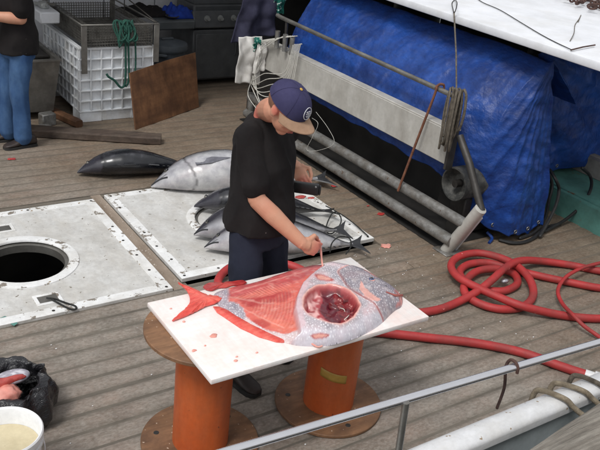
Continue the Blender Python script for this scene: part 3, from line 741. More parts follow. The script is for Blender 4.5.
# ================================================================ BACK LEFT: wall, bin, baskets, sink, grill
wt = thing('cabin_wall', (2.2, 8.95, 0), 'white panelled cabin wall behind the bins and the grill', 'wall')
px_ = [-1.6, -.5, .5, 1.45, 2.05, 2.72, 3.35, 3.98, 4.7, 5.5]
for i in range(len(px_) - 1):
    obj('panel', MB().box(((px_[i] + px_[i + 1]) / 2, 8.95, 1.0), (px_[i + 1] - px_[i] - .012, .04, 2.0), .005), 'white_paint', wt)
obj('wall_backing', MB().box((1.95, 8.985, 1.0), (7.1, .02, 2.0)), 'hold_dark', wt)
obj('added_overhang', MB().box((1.9, 8.05, 2.25), (7.6, 2.1, .08), .01), 'white_paint', wt)  # unseen roof added above the frame to block sky and darken the back
obj('added_overhang_beam', MB().box((1.9, 7.06, 2.14), (7.6, .08, .14), .01), 'timber_dark', wt)  # front edge of the same added roof, also out of view
tag(obj('grill_screen', MB().box((5.2, 8.86, .75), (1.9, .04, 1.5), .006), 'grill_black'), 'dark upright screen behind the black gas grill', 'screen')

# ribbed white bin
BX0, BX1, BY0, BY1, BZ0, BZ1 = 2.44, 3.20, 7.16, 8.26, 0.10, 0.735
bin_ = thing('pallet_bin', ((BX0 + BX1) / 2, (BY0 + BY1) / 2, 0), 'large white ribbed plastic bin carrying the wire baskets', 'bin')
w = .03; m_ = MB()
m_.box(((BX0 + BX1) / 2, BY0 + w, (BZ0 + BZ1) / 2), (BX1 - BX0 - 2 * w + .02, .02, BZ1 - BZ0)); m_.box(((BX0 + BX1) / 2, BY1 - w, (BZ0 + BZ1) / 2), (BX1 - BX0 - 2 * w + .02, .02, BZ1 - BZ0))
m_.box((BX0 + w, (BY0 + BY1) / 2, (BZ0 + BZ1) / 2), (.02, BY1 - BY0 - 2 * w - .02, BZ1 - BZ0 - .001)); m_.box((BX1 - w, (BY0 + BY1) / 2, (BZ0 + BZ1) / 2), (.02, BY1 - BY0 - 2 * w - .02, BZ1 - BZ0 - .001))
m_.box(((BX0 + BX1) / 2, (BY0 + BY1) / 2, BZ0 + .02), (BX1 - BX0 - 2 * w, BY1 - BY0 - 2 * w, .02))
obj('body', m_, 'crate_white', bin_)
def rib(c, s): obj('rib', MB().box(c, s, .003), 'crate_white', bin_)
for z in np.linspace(BZ0 + .012, BZ1 - .012, 7):
    rib(((BX0 + BX1) / 2, BY0 + .010, z), (BX1 - BX0, .020, .016 if z < BZ1 - .02 else .024))
    rib((BX0 + .010, (BY0 + BY1) / 2 + .0115, z), (.020, BY1 - BY0 - .023, .016 if z < BZ1 - .02 else .024))
    rib((BX1 - .010, (BY0 + BY1) / 2 + .0115, z), (.020, BY1 - BY0 - .023, .016))
for x in np.linspace(BX0 + .012, BX1 - .012, 8): rib((x, BY0 + .0085, (BZ0 + BZ1) / 2), (.016, .0165, BZ1 - BZ0 - .002))
for y_ in np.linspace(BY0 + .035, BY1 - .012, 10):
    rib((BX0 + .0085, y_, (BZ0 + BZ1) / 2), (.0165, .016, BZ1 - BZ0 - .002)); rib((BX1 - .0085, y_, (BZ0 + BZ1) / 2), (.0165, .016, BZ1 - BZ0 - .002))
for x, y_, sx, sy in ((BX0 + .12, BY0 + .12, .22, .22), (BX1 - .12, BY0 + .12, .22, .22), (BX0 + .12, BY1 - .12, .22, .22), (BX1 - .12, BY1 - .12, .22, .22), ((BX0 + BX1) / 2, BY0 + .12, .4, .2)):
    obj('foot', MB().box((x, y_, .05), (sx, sy, .10), .006), 'crate_white', bin_)

# wire baskets in a steel frame standing on the bin
bk = thing('wire_basket', ((BX0 + BX1) / 2, 7.7, .735), 'grey wire mesh baskets nested in a flat steel frame on the white bin', 'basket')
fx0, fx1, fy0, fy1, zt = 2.46, 3.21, 7.12, 8.28, .955
for x, y_, zb_ in ((fx0 + .02, fy0, .50), (fx1 - .01, fy0, .58), (fx0 + .02, fy1, .74), (fx1 - .01, fy1, .74)):
    obj('frame_leg', MB().box((x, y_, (zb_ + zt) / 2), (.055, .012, zt - zb_), .002), 'stainless_dull', bk)
for yy in (fy0, fy1): obj('frame_bar', MB().box(((fx0 + fx1) / 2, yy, zt), (fx1 - fx0 + .02, .02, .014), .003), 'stainless_dull', bk)
for xx in (fx0, fx1): obj('frame_bar', MB().box((xx, (fy0 + fy1) / 2, zt), (.014, fy1 - fy0 - .022, .014), .003), 'stainless_dull', bk)
def wires(x0, x1, y0, y1, z0, z1, s, r):
    m = MB()
    def w_(a, b): m.tube([a, b], r, 4)
    for z in np.arange(z0, z1 + .001, s): 
        for a, b in (((x0, y0, z), (x1, y0, z)), ((x0, y1, z), (x1, y1, z)), ((x0, y0, z), (x0, y1, z)), ((x1, y0, z), (x1, y1, z))): w_(a, b)
    for x in np.arange(x0, x1, s):
        w_((x, y0, z0), (x, y0, z1)); w_((x, y1, z0), (x, y1, z1)); w_((x, y0, z0), (x, y1, z0))
    for y_ in np.arange(y0, y1, s):
        w_((x0, y_, z0), (x0, y_, z1)); w_((x1, y_, z0), (x1, y_, z1)); w_((x0, y_, z0), (x1, y_, z0))
    return m
obj('wire_mesh', wires(fx0 + .05, fx1 - .04, fy0 + .03, fy1 - .04, .742, .925, .026, .0028), 'wire_grey', bk)
obj('wire_mesh', wires(fx0 + .08, fx1 - .07, fy0 + .06, fy1 - .08, .775, .945, .026, .0028), 'wire_grey', bk)
# tall wire behind
obj('handle', MB().tube([(3.02, 7.5, .95), (3.02, 7.5, 1.14), (2.80, 8.2, 1.2)], .006, 8), 'steel_dark', bk)
obj('handle', MB().tube([(3.02, 7.5, 1.14), (3.20, 7.12, .965)], .006, 8), 'steel_dark', bk)

# green rope hung on the frame
gr = MB()
for i in range(11):
    cx_ = 2.865 + (i - 5) * .014; L_ = .16 + .10 * random.random(); wr_ = random.uniform(.012, .04)
    pts = [Vector((cx_ + wr_ * math.cos(a) + .02 * math.sin(2 * a + i), 7.095 - .014 * (i % 3) + .03 * math.sin(a), .995 - L_ / 2 + L_ / 2 * math.sin(a))) for a in [2 * math.pi * k / 16 for k in range(16)]]
    gr.tube(pts, .0085, 7, closed=True)
gr.tube(catmull([(2.87, 7.085, .90), (2.865, 7.07, .70), (2.87, 7.075, .50), (2.86, 7.08, .38), (2.82, 7.08, .36), (2.76, 7.08, .43), (2.70, 7.075, .47), (2.68, 7.08, .50)], 6), .011, 8)
gr.tube(catmull([(2.89, 7.085, .90), (2.90, 7.075, .60), (2.90, 7.075, .42), (2.87, 7.08, .36)], 6), .010, 8)
gr.tube(catmull([(2.96, 7.085, .92), (2.97, 7.075, .60), (2.955, 7.075, .30), (2.965, 7.08, .12)], 6), .009, 8)
tag(obj('green_rope', gr, 'rope_green'), 'dark green rope looped over the steel basket frame', 'rope')

# steel sink tub left of the bin
sk = thing('steel_tub', (1.95, 7.62, 0), 'grey stainless steel tub on the deck beside the white bin', 'tub')
x0, x1, y0, y1 = 1.35, 2.31, 7.30, 7.98
sec = lambda i, z, rr=.05: [Vector((x, y_, z)) for x, y_ in ((x0 + i, y0 + i), (x1 - i, y0 + i), (x1 - i, y1 - i), (x0 + i, y1 - i))]
obj('basin', MB().rings([sec(.06, .08), sec(.0, .585), sec(-.012, .585), sec(-.012, .60), sec(.03, .60), sec(.05, .30), sec(.08, .28)]), 'stainless_dull', sk, smooth=20)
for x, y_ in ((x0 + .12, y0 + .12), (x1 - .12, y0 + .12), (x0 + .12, y1 - .12), (x1 - .12, y1 - .12)):
    obj('leg', MB().tube([(x, y_, 0), (x, y_, .10)], .025, 12), 'steel_dark', sk)
obj('rack_tray', MB().box((2.06, 7.70, .575), (.42, .40, .02), .004), 'steel_dark', sk)
# white tray with a clamp on the bin's rear-left corner
wb = thing('white_tray', (2.3, 7.9, .86), 'white plastic box hung on the side of the wire baskets', 'box')
obj('box', MB().box((2.32, 7.88, .915), (.19, .56, .11), .012), 'white_paint', wb)
obj('hanger', MB().box((2.44, 7.88, .965), (.06, .06, .008), .002), 'steel_dark', wb)
cl = thing('bench_clamp', (2.3, 7.8, .97), 'small grey metal clamp on the white plastic box', 'clamp')
obj('jaw', MB().box((2.32, 7.80, 1.0), (.08, .12, .06), .012), 'knob_grey', cl)
obj('body', MB().tube([(2.28, 7.95, .985), (2.30, 7.84, .995), (2.34, 7.72, 1.01)], .018, 12), 'knob_grey', cl)
obj('screw', MB().tube([(2.34, 7.76, 1.02), (2.38, 7.66, 1.03)], .012, 10), 'stainless_dull', cl)

# baulk of timber on the deck
def beam(a, b, w, h, z0=0.0, bev=.012):
    a, b = Vector(a), Vector(b); d = b - a; n = 14
    t_ = d.normalized(); s_ = Vector((-t_.y, t_.x, 0)); m = MB(); rings = []
    for i in range(n + 1):
        p = a.lerp(b, i / n); j = .006 * nz3((i * .7, w * 9, 1.0)); e = .6 if i in (0, n) else 1
        pr_ = [(-w / 2 + bev, z0), (w / 2 - bev, z0), (w / 2, z0 + bev), (w / 2 + j, z0 + h - bev), (w / 2 - bev, z0 + h + j), (-w / 2 + bev, z0 + h - j), (-w / 2 + j, z0 + h - bev), (-w / 2, z0 + bev)]
        rings.append([p + s_ * (q * (e * .3 + .7)) + Vector((0, 0, zz)) for q, zz in pr_])
    return m.rings(rings)
a = P(-30, 131); b = P(161, 143)
tag(obj('timber_baulk', beam((a.x, a.y, 0), (b.x, b.y, 0), .15, .075), 'timber_dark'), 'dark worn timber baulk lying on the deck in front of the bin', 'timber')
tag(obj('timber_block', beam((2.22, 7.62, 0), (2.40, 7.05, 0), .09, .07), 'ply_board'), 'short brown timber between the steel tub and the white bin', 'timber')
tag(obj('metal_block', MB().box((2.14, 7.20, .06), (.14, .10, .12), .01, .2), 'pipe_galv'), 'small grey metal block behind the dark timber baulk', 'block')
tag(obj('grey_pan', MB().lathe([(.001, .02), (.05, .02), (.065, .05), (.07, .05), (.055, .0), (.001, 0)], (2.06, 7.03, .0), 18), 'pipe_galv'), 'small grey pan lying behind the dark timber baulk', 'pan')

# leaning plywood sheet
A = P(136, 130); B = P(198, 108)
d = (B - A).normalized(); nrm = Vector((-d.y, d.x, 0)); up = (Vector((0, 0, 1)) * .965 + nrm * .26).normalized()
def corner(px, py):   # point of the leaning plane under a pixel
    n_ = d.cross(up); rr_ = Vector(ray(px, py)); C_ = Vector(CPOS); t_ = (A - C_).dot(n_) / rr_.dot(n_); return C_ + rr_ * t_
cs = [A, corner(199, 107), corner(195.5, 52.5), corner(165, 61), corner(130, 73)]
n_ = d.cross(up).normalized()
m = MB(); m.rings([[p for p in cs], [p + n_ * -.016 for p in cs]])
tag(obj('plywood_sheet', m, 'ply_board'), 'brown stained plywood sheet leaning against the white bin', 'plywood')

# grey refuse can
cx_, cy_ = 3.66, 7.86
gc = thing('refuse_can', (cx_, cy_, 0), 'grey plastic refuse can with a domed lid beside the grill', 'bin')
obj('can', MB().lathe([(.001, 0), (.17, 0), (.20, .50), (.212, .50), (.212, .53), (.19, .53), (.16, .02)], (cx_, cy_, 0), 32), 'can_grey', gc)
ld = obj('lid', MB().lathe([(.222, .515), (.225, .545), (.215, .575), (.12, .60), (.001, .607)], (cx_, cy_, 0), 32), 'can_grey', gc)
obj('lid_handle', MB().box((cx_, cy_, .615), (.14, .03, .022), .006), 'can_grey', ld)
for a in (-2.2, .3): obj('handle', MB().box((cx_ + .225 * math.cos(a), cy_ + .225 * math.sin(a), .48), (.03, .10, .03), .006, a), 'can_grey', gc)

# gas grill
gx0, gx1, gy0, gy1 = 4.06, 5.36, 8.04, 8.62
g = thing('gas_grill', ((gx0 + gx1) / 2, 8.3, 0), 'black cabinet gas grill with a row of pale knobs', 'grill')
obj('cabinet', MB().box(((gx0 + gx1) / 2, (gy0 + gy1) / 2, .36), (gx1 - gx0, gy1 - gy0, .58), .008), 'grill_black', g)
dw = (gx1 - gx0 - .30) / 2
for i, x in enumerate((gx0 + .04 + .27, gx0 + .04 + .27 + .58)):
    d_ = obj('door', MB().box((x, gy0 - .008, .35), (.56, .02, .52), .005), 'grill_black', g)
    hx = x + (.22 if i == 0 else -.22)
    obj('handle', MB().tube(catmull([(hx, gy0 - .015, .36), (hx, gy0 - .045, .38), (hx, gy0 - .045, .56), (hx, gy0 - .015, .58)], 5), .009, 8), 'grill_grey', d_)
obj('control_panel', MB().box(((gx0 + gx1) / 2, gy0 + .02, .765), (gx1 - gx0 + .02, .06, .19), .012, Matrix.Rotation(math.radians(-16), 3, 'X')), 'grill_black', g)
for i in range(6):
    x = gx0 + .15 + i * .17; k_ = obj('knob', MB().lathe([(.001, -.05), (.018, -.05), (.022, -.02), (.022, .0), (.034, .0), (.034, .008)], (x, gy0 - .022, .785), 18, 'Y'), 'knob_grey', g)
obj('firebox', MB().box(((gx0 + gx1) / 2, (gy0 + gy1) / 2 + .06, .80), (gx1 - gx0 - .1, .46, .22), .02), 'grill_black', g)
lid = MB(); 
lid.rings([[Vector((x, 8.42 + .25 * math.cos(a), .915 + .28 * math.sin(a))) for a in [math.pi * k / 10 for k in range(11)]] for x in (gx0 + .06, gx1 - .06)])
obj('hood', lid, 'grill_black', g)
obj('hood_handle', MB().tube([(gx0 + .25, 8.14, 1.03), (gx1 - .25, 8.14, 1.03)], .014, 10), 'knob_grey', g)
sh = obj('side_shelf', MB().box((gx0 - .235, 8.26, .755), (.45, .50, .045), .012), 'grill_grey', g)
obj('shelf_front', MB().box((gx0 - .235, 8.0, .725), (.45, .05, .10), .015), 'grill_grey', g)
for x in (gx0 + .06, gx1 - .06): obj('caster', MB().lathe([(.001, -.02), (.035, -.02), (.035, .02), (.001, .02)], (x, gy0 + .06, .035), 14, 'X'), 'rubber_black', g)

# things on the shelf
def heap(c, sx, sy, sz, seed, f=5.0):
    return MB().grid(lambda u, v: Vector((c[0] + sx * (u - .5), c[1] + sy * (v - .5), c[2] + sz * (math.sin(math.pi * u) * math.sin(math.pi * v)) ** .45 * (.55 + .9 * abs(nz3((u * f, v * f, seed)))) + .0)), 26, 20)
solid(tag(obj('blue_jacket', heap((3.94, 8.22, .782), .34, .36, .14, 3.1), 'blue_cloth', smooth=80), 'crumpled bright blue cloth on the grill side shelf', 'cloth'), .004)
solid(tag(obj('black_apron', heap((3.60, 8.35, .782), .55, .42, .10, 8.4), 'black_cloth', smooth=80), 'crumpled black cloth next to the blue cloth on the shelf', 'cloth'), .004)
bo = thing('wire_strainer', (3.80, 8.06, .79), 'small round wire strainer lying on the grill side shelf', 'strainer')
obj('rim', MB().tube([(3.80 + .07 * math.cos(a), 8.06 + .07 * math.sin(a), .81) for a in [2 * math.pi * k / 20 for k in range(20)]], .006, 8, closed=True), 'steel_dark', bo)
obj('bowl', MB().lathe([(.066, .81), (.05, .79), (.001, .782)], (3.80, 8.06, 0), 20), 'steel_dark', bo)

# post with hung clothes at the rail end
pt = thing('clothes_post', (4.12, 6.72, 0), 'dark upright post behind the hung navy jacket', 'post')
obj('post', MB().tube([(4.10, 6.78, 0), (4.10, 6.78, 1.45)], .025, 12), 'steel_dark', pt)
obj('crossbar', MB().tube([(3.86, 6.78, 1.34), (4.36, 6.70, 1.34)], .016, 10), 'steel_dark', pt)
def drape(x0, x1, y_, ztop, zl, zr, seed, amp=.03, flare=0.0, nfold=4.0, shift=0.0):
    def f(u, v):
        zb_ = zl * (1 - u) + zr * u; z = ztop * (1 - v) + zb_ * v
        x = x0 + (x1 - x0) * u + flare * v * (u - .5) + shift * v
        yy = y_ - .02 - .03 * math.sin(math.pi * min(1, v * 1.6)) + amp * (.25 + v) * math.sin(u * 6.28 * nfold / 2 + seed + 1.5 * nz3((u * 2, v * 2, seed))) + .02 * nz3((u * 4, v * 5, seed))
        return Vector((x, yy, z + .02 * nz3((u * 3, 0, seed)) * v))
    return MB().grid(f, 40, 34)
solid(tag(obj('navy_jacket', drape(3.90, 4.22, 6.72, 1.36, .84, .93, 1.0, .035, .16, 3.5, -.01), 'navy_cloth', smooth=80), 'dark navy jacket hanging over the white towel', 'jacket'), .012)
solid(tag(obj('white_towel', drape(3.84, 4.10, 6.665, .92, .47, .43, 4.0, .016, .02, 4.0, 0), 'white_cloth', smooth=80), 'white towel hanging below the navy jacket', 'towel'), .012)
solid(tag(obj('work_glove', drape(4.02, 4.12, 6.62, .88, .56, .60, 2.0, .014, .02, 3.0, 0), 'white_cloth', smooth=80), 'white work glove hanging in front of the towel', 'glove'), .012)
solid(tag(obj('teal_shirt', drape(4.22, 4.34, 6.70, 1.36, 1.10, 1.12, 6.0, .018, .04, 3, 0), 'teal_cloth', smooth=80), 'teal patterned cloth hanging beside the navy jacket', 'cloth'), .008)
solid(tag(obj('teal_rag', drape(3.99, 4.06, 6.63, .92, .80, .78, 9.0, .01, .02, 2, 0), 'teal_cloth', smooth=80), 'small teal patterned rag between jacket and towel', 'cloth'), .006)

# white cords looping below the rod holders
ck = thing('cord_hank', PX(285, 36, 4.10), 'loops of thin white cord hanging at the end of the pale board', 'cord')
for i in range(7):
    s_ = PX(284 + i * 2.2, 36, 4.10); e_ = PX(293 + i * 1.5, 44, 4.10)
    dn = 22 + 9 * i if i < 5 else 90 + (i - 5) * 20
    pts = [s_, PX(270 - i * 3.2, 44, 4.06), PX(252 - i * 1.2 + (i % 3) * 4, 60 + i, 4.03), PX(250 + i * 2, 75 + dn * .3, 4.02), PX(264 + i * 3, 60 + dn * .62, 4.03), PX(284 + i, 66 + dn * .3, 4.06), PX(292 + i * 1.2, 50, 4.09), e_]
    obj('strand', MB().tube(catmull(pts, 8), .0042, 6), 'cord_white', ck)
for pts in ([PX(262, 62, 4.02), PX(252, 80, 4.0), PX(248, 95, 3.98), PX(256, 108, 3.97)],):
    obj('strand', MB().tube(catmull(pts, 8), .0042, 6), 'cord_white', ck)
tag(obj('loop_cord', MB().tube(catmull([PX(312, 118, 4.02), PX(318, 124, 4.0), PX(312, 138, 3.99), PX(307, 150, 4.0), PX(320, 150, 4.0), PX(334, 143, 4.02), PX(328, 128, 4.03), PX(316, 112, 4.05)], 8), .0017, 6), 'cord_white'), 'fine pale cord looped over the upper grey pipe', 'cord')

# ================================================================ CUTTING TABLE
BZ = 0.69
def spool(cx_, cy_, label, tape=None, hole=None):
    t = thing('cable_spool', (cx_, cy_, 0), label, 'spool', 'orange pipe spools carrying the cutting board')
    R0 = .284
    def disc(z0, z1):
        pr_ = [(.001, z0), (R0 - .003, z0), (R0, z0 + .003), (R0, z1 - .003), (R0 - .003, z1), (.001, z1)]
        return MB().lathe(pr_, (cx_, cy_, 0), 64)
    obj('flange', disc(0.004, .022), 'plywood', t); obj('flange', disc(.644, .664), 'plywood', t)
    obj('pipe', MB().lathe([(.134, .022), (.134, .644)], (cx_, cy_, 0), 48), 'orange_pipe', t)
    for a in (0.4, 2.5, 4.6):
        obj('bolt_hole', MB().lathe([(.001, .0235), (.013, .0235), (.014, .022)], (cx_ + .215 * math.cos(a), cy_ + .215 * math.sin(a), 0), 14), 'hold_dark', t)
    return t
s1 = spool(1.465, 2.625, 'orange pipe spool with plywood discs under the fish tail end')
s2 = spool(2.205, 2.595, 'orange pipe spool with yellow tape under the fish head end')
# tape on the right spool
def tape_pt(u, v):
    a = math.radians(196 + 60 * u) + math.radians(8); z = .262 + .05 * v - .045 * u + .008 * u * u
    return Vector((2.205 + .1362 * math.cos(a), 2.595 + .1362 * math.sin(a), z))
solid(obj('tape', MB().grid(tape_pt, 16, 3), 'tape', s2, smooth=80), .0006)

bx0, bx1, by0, by1 = 1.285, 2.455, 2.243, 2.882
ct = obj('cutting_board', MB().box(((bx0 + bx1) / 2, (by0 + by1) / 2, BZ - .0125), (bx1 - bx0, by1 - by0, .025), .004, seg=2), 'board_white')
tag(ct, 'large white plastic cutting board laid across the two spools', 'cutting board')

# ---------------------------------------------------------------- opah
def wp(pts, z): return np.array([P(x, y_, z)[:2] for x, y_ in pts])
def smooth_poly(p, n=6):
    c = catmull([(a, b, 0) for a, b in p], n, True); return np.array([(v.x, v.y) for v in c])
def inside(poly, X, Y):
    r = np.zeros(X.shape, bool); n = len(poly); j = n - 1
    for i in range(n):
        xi, yi = poly[i]; xj, yj = poly[j]
        c = ((yi > Y) != (yj > Y)) & (X < (xj - xi) * (Y - yi) / (yj - yi + 1e-12) + xi); r ^= c; j = i
    return r
def dist(poly, X, Y, closed=True):
    D = np.full(X.shape, 9.0); n = len(poly)
    for i in range(n if closed else n - 1):
        a = poly[i]; b = poly[(i + 1) % n]; ab = b - a
        t = np.clip(((X - a[0]) * ab[0] + (Y - a[1]) * ab[1]) / (ab @ ab + 1e-12), 0, 1)
        D = np.minimum(D, np.hypot(X - a[0] - t * ab[0], Y - a[1] - t * ab[1]))
    return D
def sdf(poly, X, Y): d = dist(poly, X, Y); return np.where(inside(poly, X, Y), d, -d)      # positive inside
def ss(a, b, x): t = np.clip((x - a) / (b - a), 0, 1); return t * t * (3 - 2 * t)
TOPZ = BZ + .085
up_edge = [(214, 293), (222, 288), (236, 284), (252, 281), (270, 276), (288, 271), (306, 266), (322, 264), (338, 264.5), (352, 267), (366, 271), (380, 278), (391, 285), (399, 291), (403.5, 297)]
lo_edge = [(402, 302), (397, 305), (391, 310), (383, 318), (372, 326), (358, 333), (342, 338.5), (326, 342), (308, 342.5), (292, 341), (272, 334), (252, 326), (236, 317), (226, 309), (218, 303)]
zu = np.interp([p[0] for p in up_edge], [214, 250, 300, 340, 380, 404], [.012, .016, .02, .03, .028, .02]) + BZ
zl = np.interp([p[0] for p in lo_edge], [214, 404], [.012, .03]) + BZ
outline = np.array([P(x, y_, z)[:2] for (x, y_), z in zip(up_edge + lo_edge, list(zu) + list(zl))])
outline = smooth_poly(outline, 4)
cav = smooth_poly(wp([(303.5, 304), (306, 295), (314, 288), (326, 285.5), (340, 287.5), (352, 294), (359, 304), (357, 312), (349, 318.5), (340, 321.5), (328, 321.5), (315, 318), (306, 312)], BZ + .078), 4)
collar_in = wp([(329, 262), (314, 272), (302, 283), (296, 296), (294, 308), (297, 320), (300, 328), (288, 331), (276, 336), (262, 342)], BZ + .07)   # edge where skin begins
gill = smooth_poly(wp([(340, 268), (343, 276), (350, 286), (362, 294), (374, 300), (384, 305), (396, 306), (408, 300), (400, 285), (380, 272), (360, 262)], BZ + .09), 4)
GXn, GYn = 400, 215
x_ = np.linspace(outline[:, 0].min() - .005, outline[:, 0].max() + .005, GXn); y__ = np.linspace(outline[:, 1].min() - .005, outline[:, 1].max() + .005, GYn)
X, Y = np.meshgrid(x_, y__, indexing='ij')
so = sdf(outline, X, Y); sc_ = sdf(cav, X, Y); sg = sdf(gill, X, Y)
cpoly = np.vstack([collar_in, wp([(440, 400), (480, 260), (400, 220)], BZ)])       # head side of the cut
scl = sdf(cpoly, X, Y)
def nf(f, s=0.0, fy=None):
    r = np.zeros(X.shape); fy = fy or f
    for i in range(X.shape[0]):
        for j in range(X.shape[1]):
            r[i, j] = noise.noise(Vector((X[i, j] * f, Y[i, j] * fy, s)))
    return r
n1, n2, n3, n4 = nf(14, 1), nf(40, 2), nf(120, 5), nf(26, 9)
sc_ = sc_ + .004 * n4 + .002 * n2
nfib = nf(22, 4, 130)
e0 = np.clip(so / .10, 0, 1)
edge = np.clip(1 - (1 - e0) ** 2.2, 0, 1) ** .7
tt = np.clip((X - outline[:, 0].min()) / (outline[:, 0].max() - outline[:, 0].min()), 0, 1)
Tfl = .014 + .044 * ss(.02, .62, tt)
Thd = .080 - .020 * ss(.80, 1.0, tt)
hd = ss(-.004, .010, scl)
Z = edge * (Tfl * (1 - hd) + Thd * hd)
Z += (1 - hd) * edge * (.004 * n1 + .0018 * n2 + .001 * nfib) + hd * edge * (.0012 * n2 + .0022 * n1)
Z += hd * .005 * ss(0, .006, sg) - hd * .009 * np.exp(-(sg / .0035) ** 2)
Z += np.exp(-((sc_ + .006) / .007) ** 2) * .004
inc = ss(-.001, .024, sc_)
floor_ = .036 + .014 * n1 + .012 * n4 + .004 * n2
Z = Z * (1 - inc) + np.clip(floor_, .006, .07) * inc
# picture position of every surface point, to lay out the markings
D0 = np.stack([X, Y, BZ + Z - CAM_H], -1) @ ROT
U = 300 + FPX * D0[..., 0] / -D0[..., 2]; V = 225 - FPX * D0[..., 1] / -D0[..., 2]
def reg(pts, soft=1.0, n=5):
    return ss(-soft, soft, sdf(smooth_poly(np.array(pts, float), n), U + 1.6 * n4 + .8 * n2, V + 1.6 * n1 + .8 * n3))
def linem(pts, w): return np.exp(-(dist(np.array([(p.x, p.y) for p in catmull([(a, b, 0) for a, b in pts], 5)]), U + .6 * n2, V + .8 * n4, False) / w) ** 2)
# ribs of the belly wall and the chevrons of muscle
rc = np.hypot(U - 232, (V - 302) * 1.15)
ribs = np.sin(rc * 2 * math.pi / 3.3 + .8 * n1)
ribm = reg([(262, 300), (274, 297), (292, 288), (297, 300), (298, 318), (296, 327), (284, 327), (270, 320), (252, 312)], 2) * (1 - hd)
chv = np.sin((U * .9 + np.abs(V - 294) * 1.6) * 2 * math.pi / 4.2 + .7 * n4)
chm = reg([(234, 298), (244, 292), (262, 288), (286, 282), (290, 287), (272, 294), (250, 299)], 1.5) * (1 - hd)
Z += ribm * .0012 * ribs + chm * .0008 * chv
Z = np.where(so > 0, Z, 0)
def L3(r, g_, b): return np.array(lin(r, g_, b))
Cc = np.zeros(X.shape + (3,))
def mixc(c, m):
    global Cc
    Cc = Cc * (1 - m[..., None]) + np.asarray(c) * m[..., None]
Cc[:] = L3(218, 112, 100); hole = ss(-.005, -.001, sc_)
mixc(L3(198, 92, 92), reg([(228, 292), (250, 280), (285, 270), (335, 258), (325, 266), (306, 276), (290, 285), (262, 290), (234, 297)], 1.5))
mixc(L3(222, 140, 136), ss(.05, .5, nfib) * .5 * (1 - hd))
mixc(L3(182, 66, 70), reg([(240, 301), (262, 297), (284, 291), (292, 293), (286, 300), (268, 304), (254, 308)], 2) * .85)
vary = .35 + .65 * ss(-.25, .35, n1 + .5 * n4)
mixc(L3(234, 158, 140), chm * (.22 + .40 * ss(-.1, .5, chv)) * vary); mixc(L3(232, 148, 130), ribm * (.25 + .38 * ss(-.3, .6, ribs)) * vary)
mixc(L3(196, 88, 84), ribm * ss(.2, .8, -ribs) * .40 * vary)
mixc(L3(226, 128, 108), reg([(286, 322), (298, 318), (300, 329), (288, 334), (270, 327), (256, 318), (262, 316)], 2) * .7)
mixc(L3(176, 58, 62), reg([(252, 321), (262, 318), (270, 324), (264, 328), (256, 326)], 1.5) * .6)
mixc(L3(206, 96, 92), ss(.2, .5, n1) * .4 * (1 - hd)); mixc(L3(236, 176, 166), ss(.3, .55, n4) * .3 * (1 - hd))
for ln in ([(230, 297), (246, 300), (262, 303), (274, 303)], [(232, 293), (252, 287), (272, 281), (292, 275), (308, 270)], [(236, 305), (250, 312), (268, 321), (284, 328)]):
    mixc(L3(234, 176, 164), linem(ln, .8) * (1 - hd) * .45)
# silver skin with pale spots
vor = np.zeros(X.shape); gx = .0125
rs = np.random.default_rng(3)
for ix, xx in enumerate(np.arange(x_[0], x_[-1], gx)):
    for iy, yy in enumerate(np.arange(y__[0], y__[-1], gx)):
        a, b, r = xx + (iy % 2) * gx / 2 + rs.normal(0, .0028), yy + rs.normal(0, .0028), rs.uniform(.0014, .0040)
        i0, i1 = np.searchsorted(x_, a - .007), np.searchsorted(x_, a + .007); j0, j1 = np.searchsorted(y__, b - .007), np.searchsorted(y__, b + .007)
        if i1 > i0 and j1 > j0:
            dd = np.hypot(X[i0:i1, j0:j1] - a, Y[i0:i1, j0:j1] - b); vor[i0:i1, j0:j1] = np.maximum(vor[i0:i1, j0:j1], 1 - ss(r * .6, r * 1.25, dd))
lowm = reg([(214, 304), (228, 302), (242, 308), (246, 316), (262, 328), (284, 334), (302, 330), (306, 348), (280, 345), (250, 332), (224, 316)], 1.2) * (1 - hd)
ped = np.maximum(ss(231, 226, U + n2), reg([(225, 303), (234, 302), (242, 308), (246, 317), (236, 320), (224, 312)], 1))
sk = np.clip(np.maximum(np.maximum(hd, lowm), ped), 0, 1)
mixc(L3(184, 176, 182), sk); mixc(L3(142, 140, 150), sk * ss(.05, .5, -n1 + .4 * n4) * .6)
mixc(L3(222, 190, 194), sk * ss(-.05, .45, n1) * .55); mixc(L3(226, 206, 204), lowm * (1 - ped) * .75)
mixc(L3(128, 122, 142), ped * .35)
collar = hd * reg([(300, 270), (316, 266), (310, 282), (304, 296), (303, 312), (306, 324), (298, 330), (290, 312), (292, 288)], 2)
mixc(L3(224, 196, 202), collar * .85)
mixc(L3(214, 212, 222), hd * reg([(300, 330), (320, 329), (345, 328), (362, 318), (380, 312), (390, 318), (362, 342), (325, 352), (296, 350)], 3) * .65)
mixc(L3(238, 236, 240), sk * vor * (1 - .75 * collar) * ss(0, .012, so) * .85 * (1 - hole)); mixc(L3(186, 92, 92), hole)
crown = hd * ss(0, .008, sg)
mixc(L3(118, 112, 122), crown * .7 * (1 - vor * .7)); mixc(L3(196, 186, 186), crown * ss(.1, .5, n4) * .5)
mixc(L3(150, 62, 58), hd * np.exp(-((sg - .001) / .0032) ** 2) * (.45 + .5 * ss(-.2, .4, n1))); mixc(L3(226, 160, 148), hd * np.exp(-((sg + .006) / .004) ** 2) * .6)
mixc(L3(232, 168, 154), reg([(361, 281), (366, 288), (373, 294), (380, 299), (376, 301), (366, 297), (360, 290)], .8) * .85)
mixc(L3(226, 150, 140), reg([(364, 270), (372, 272), (378, 277), (372, 275)], .8) * .8)
mixc(L3(196, 120, 112), reg([(394, 290), (401, 293), (405, 299), (400, 306), (395, 307), (399, 299)], 1) * .7)
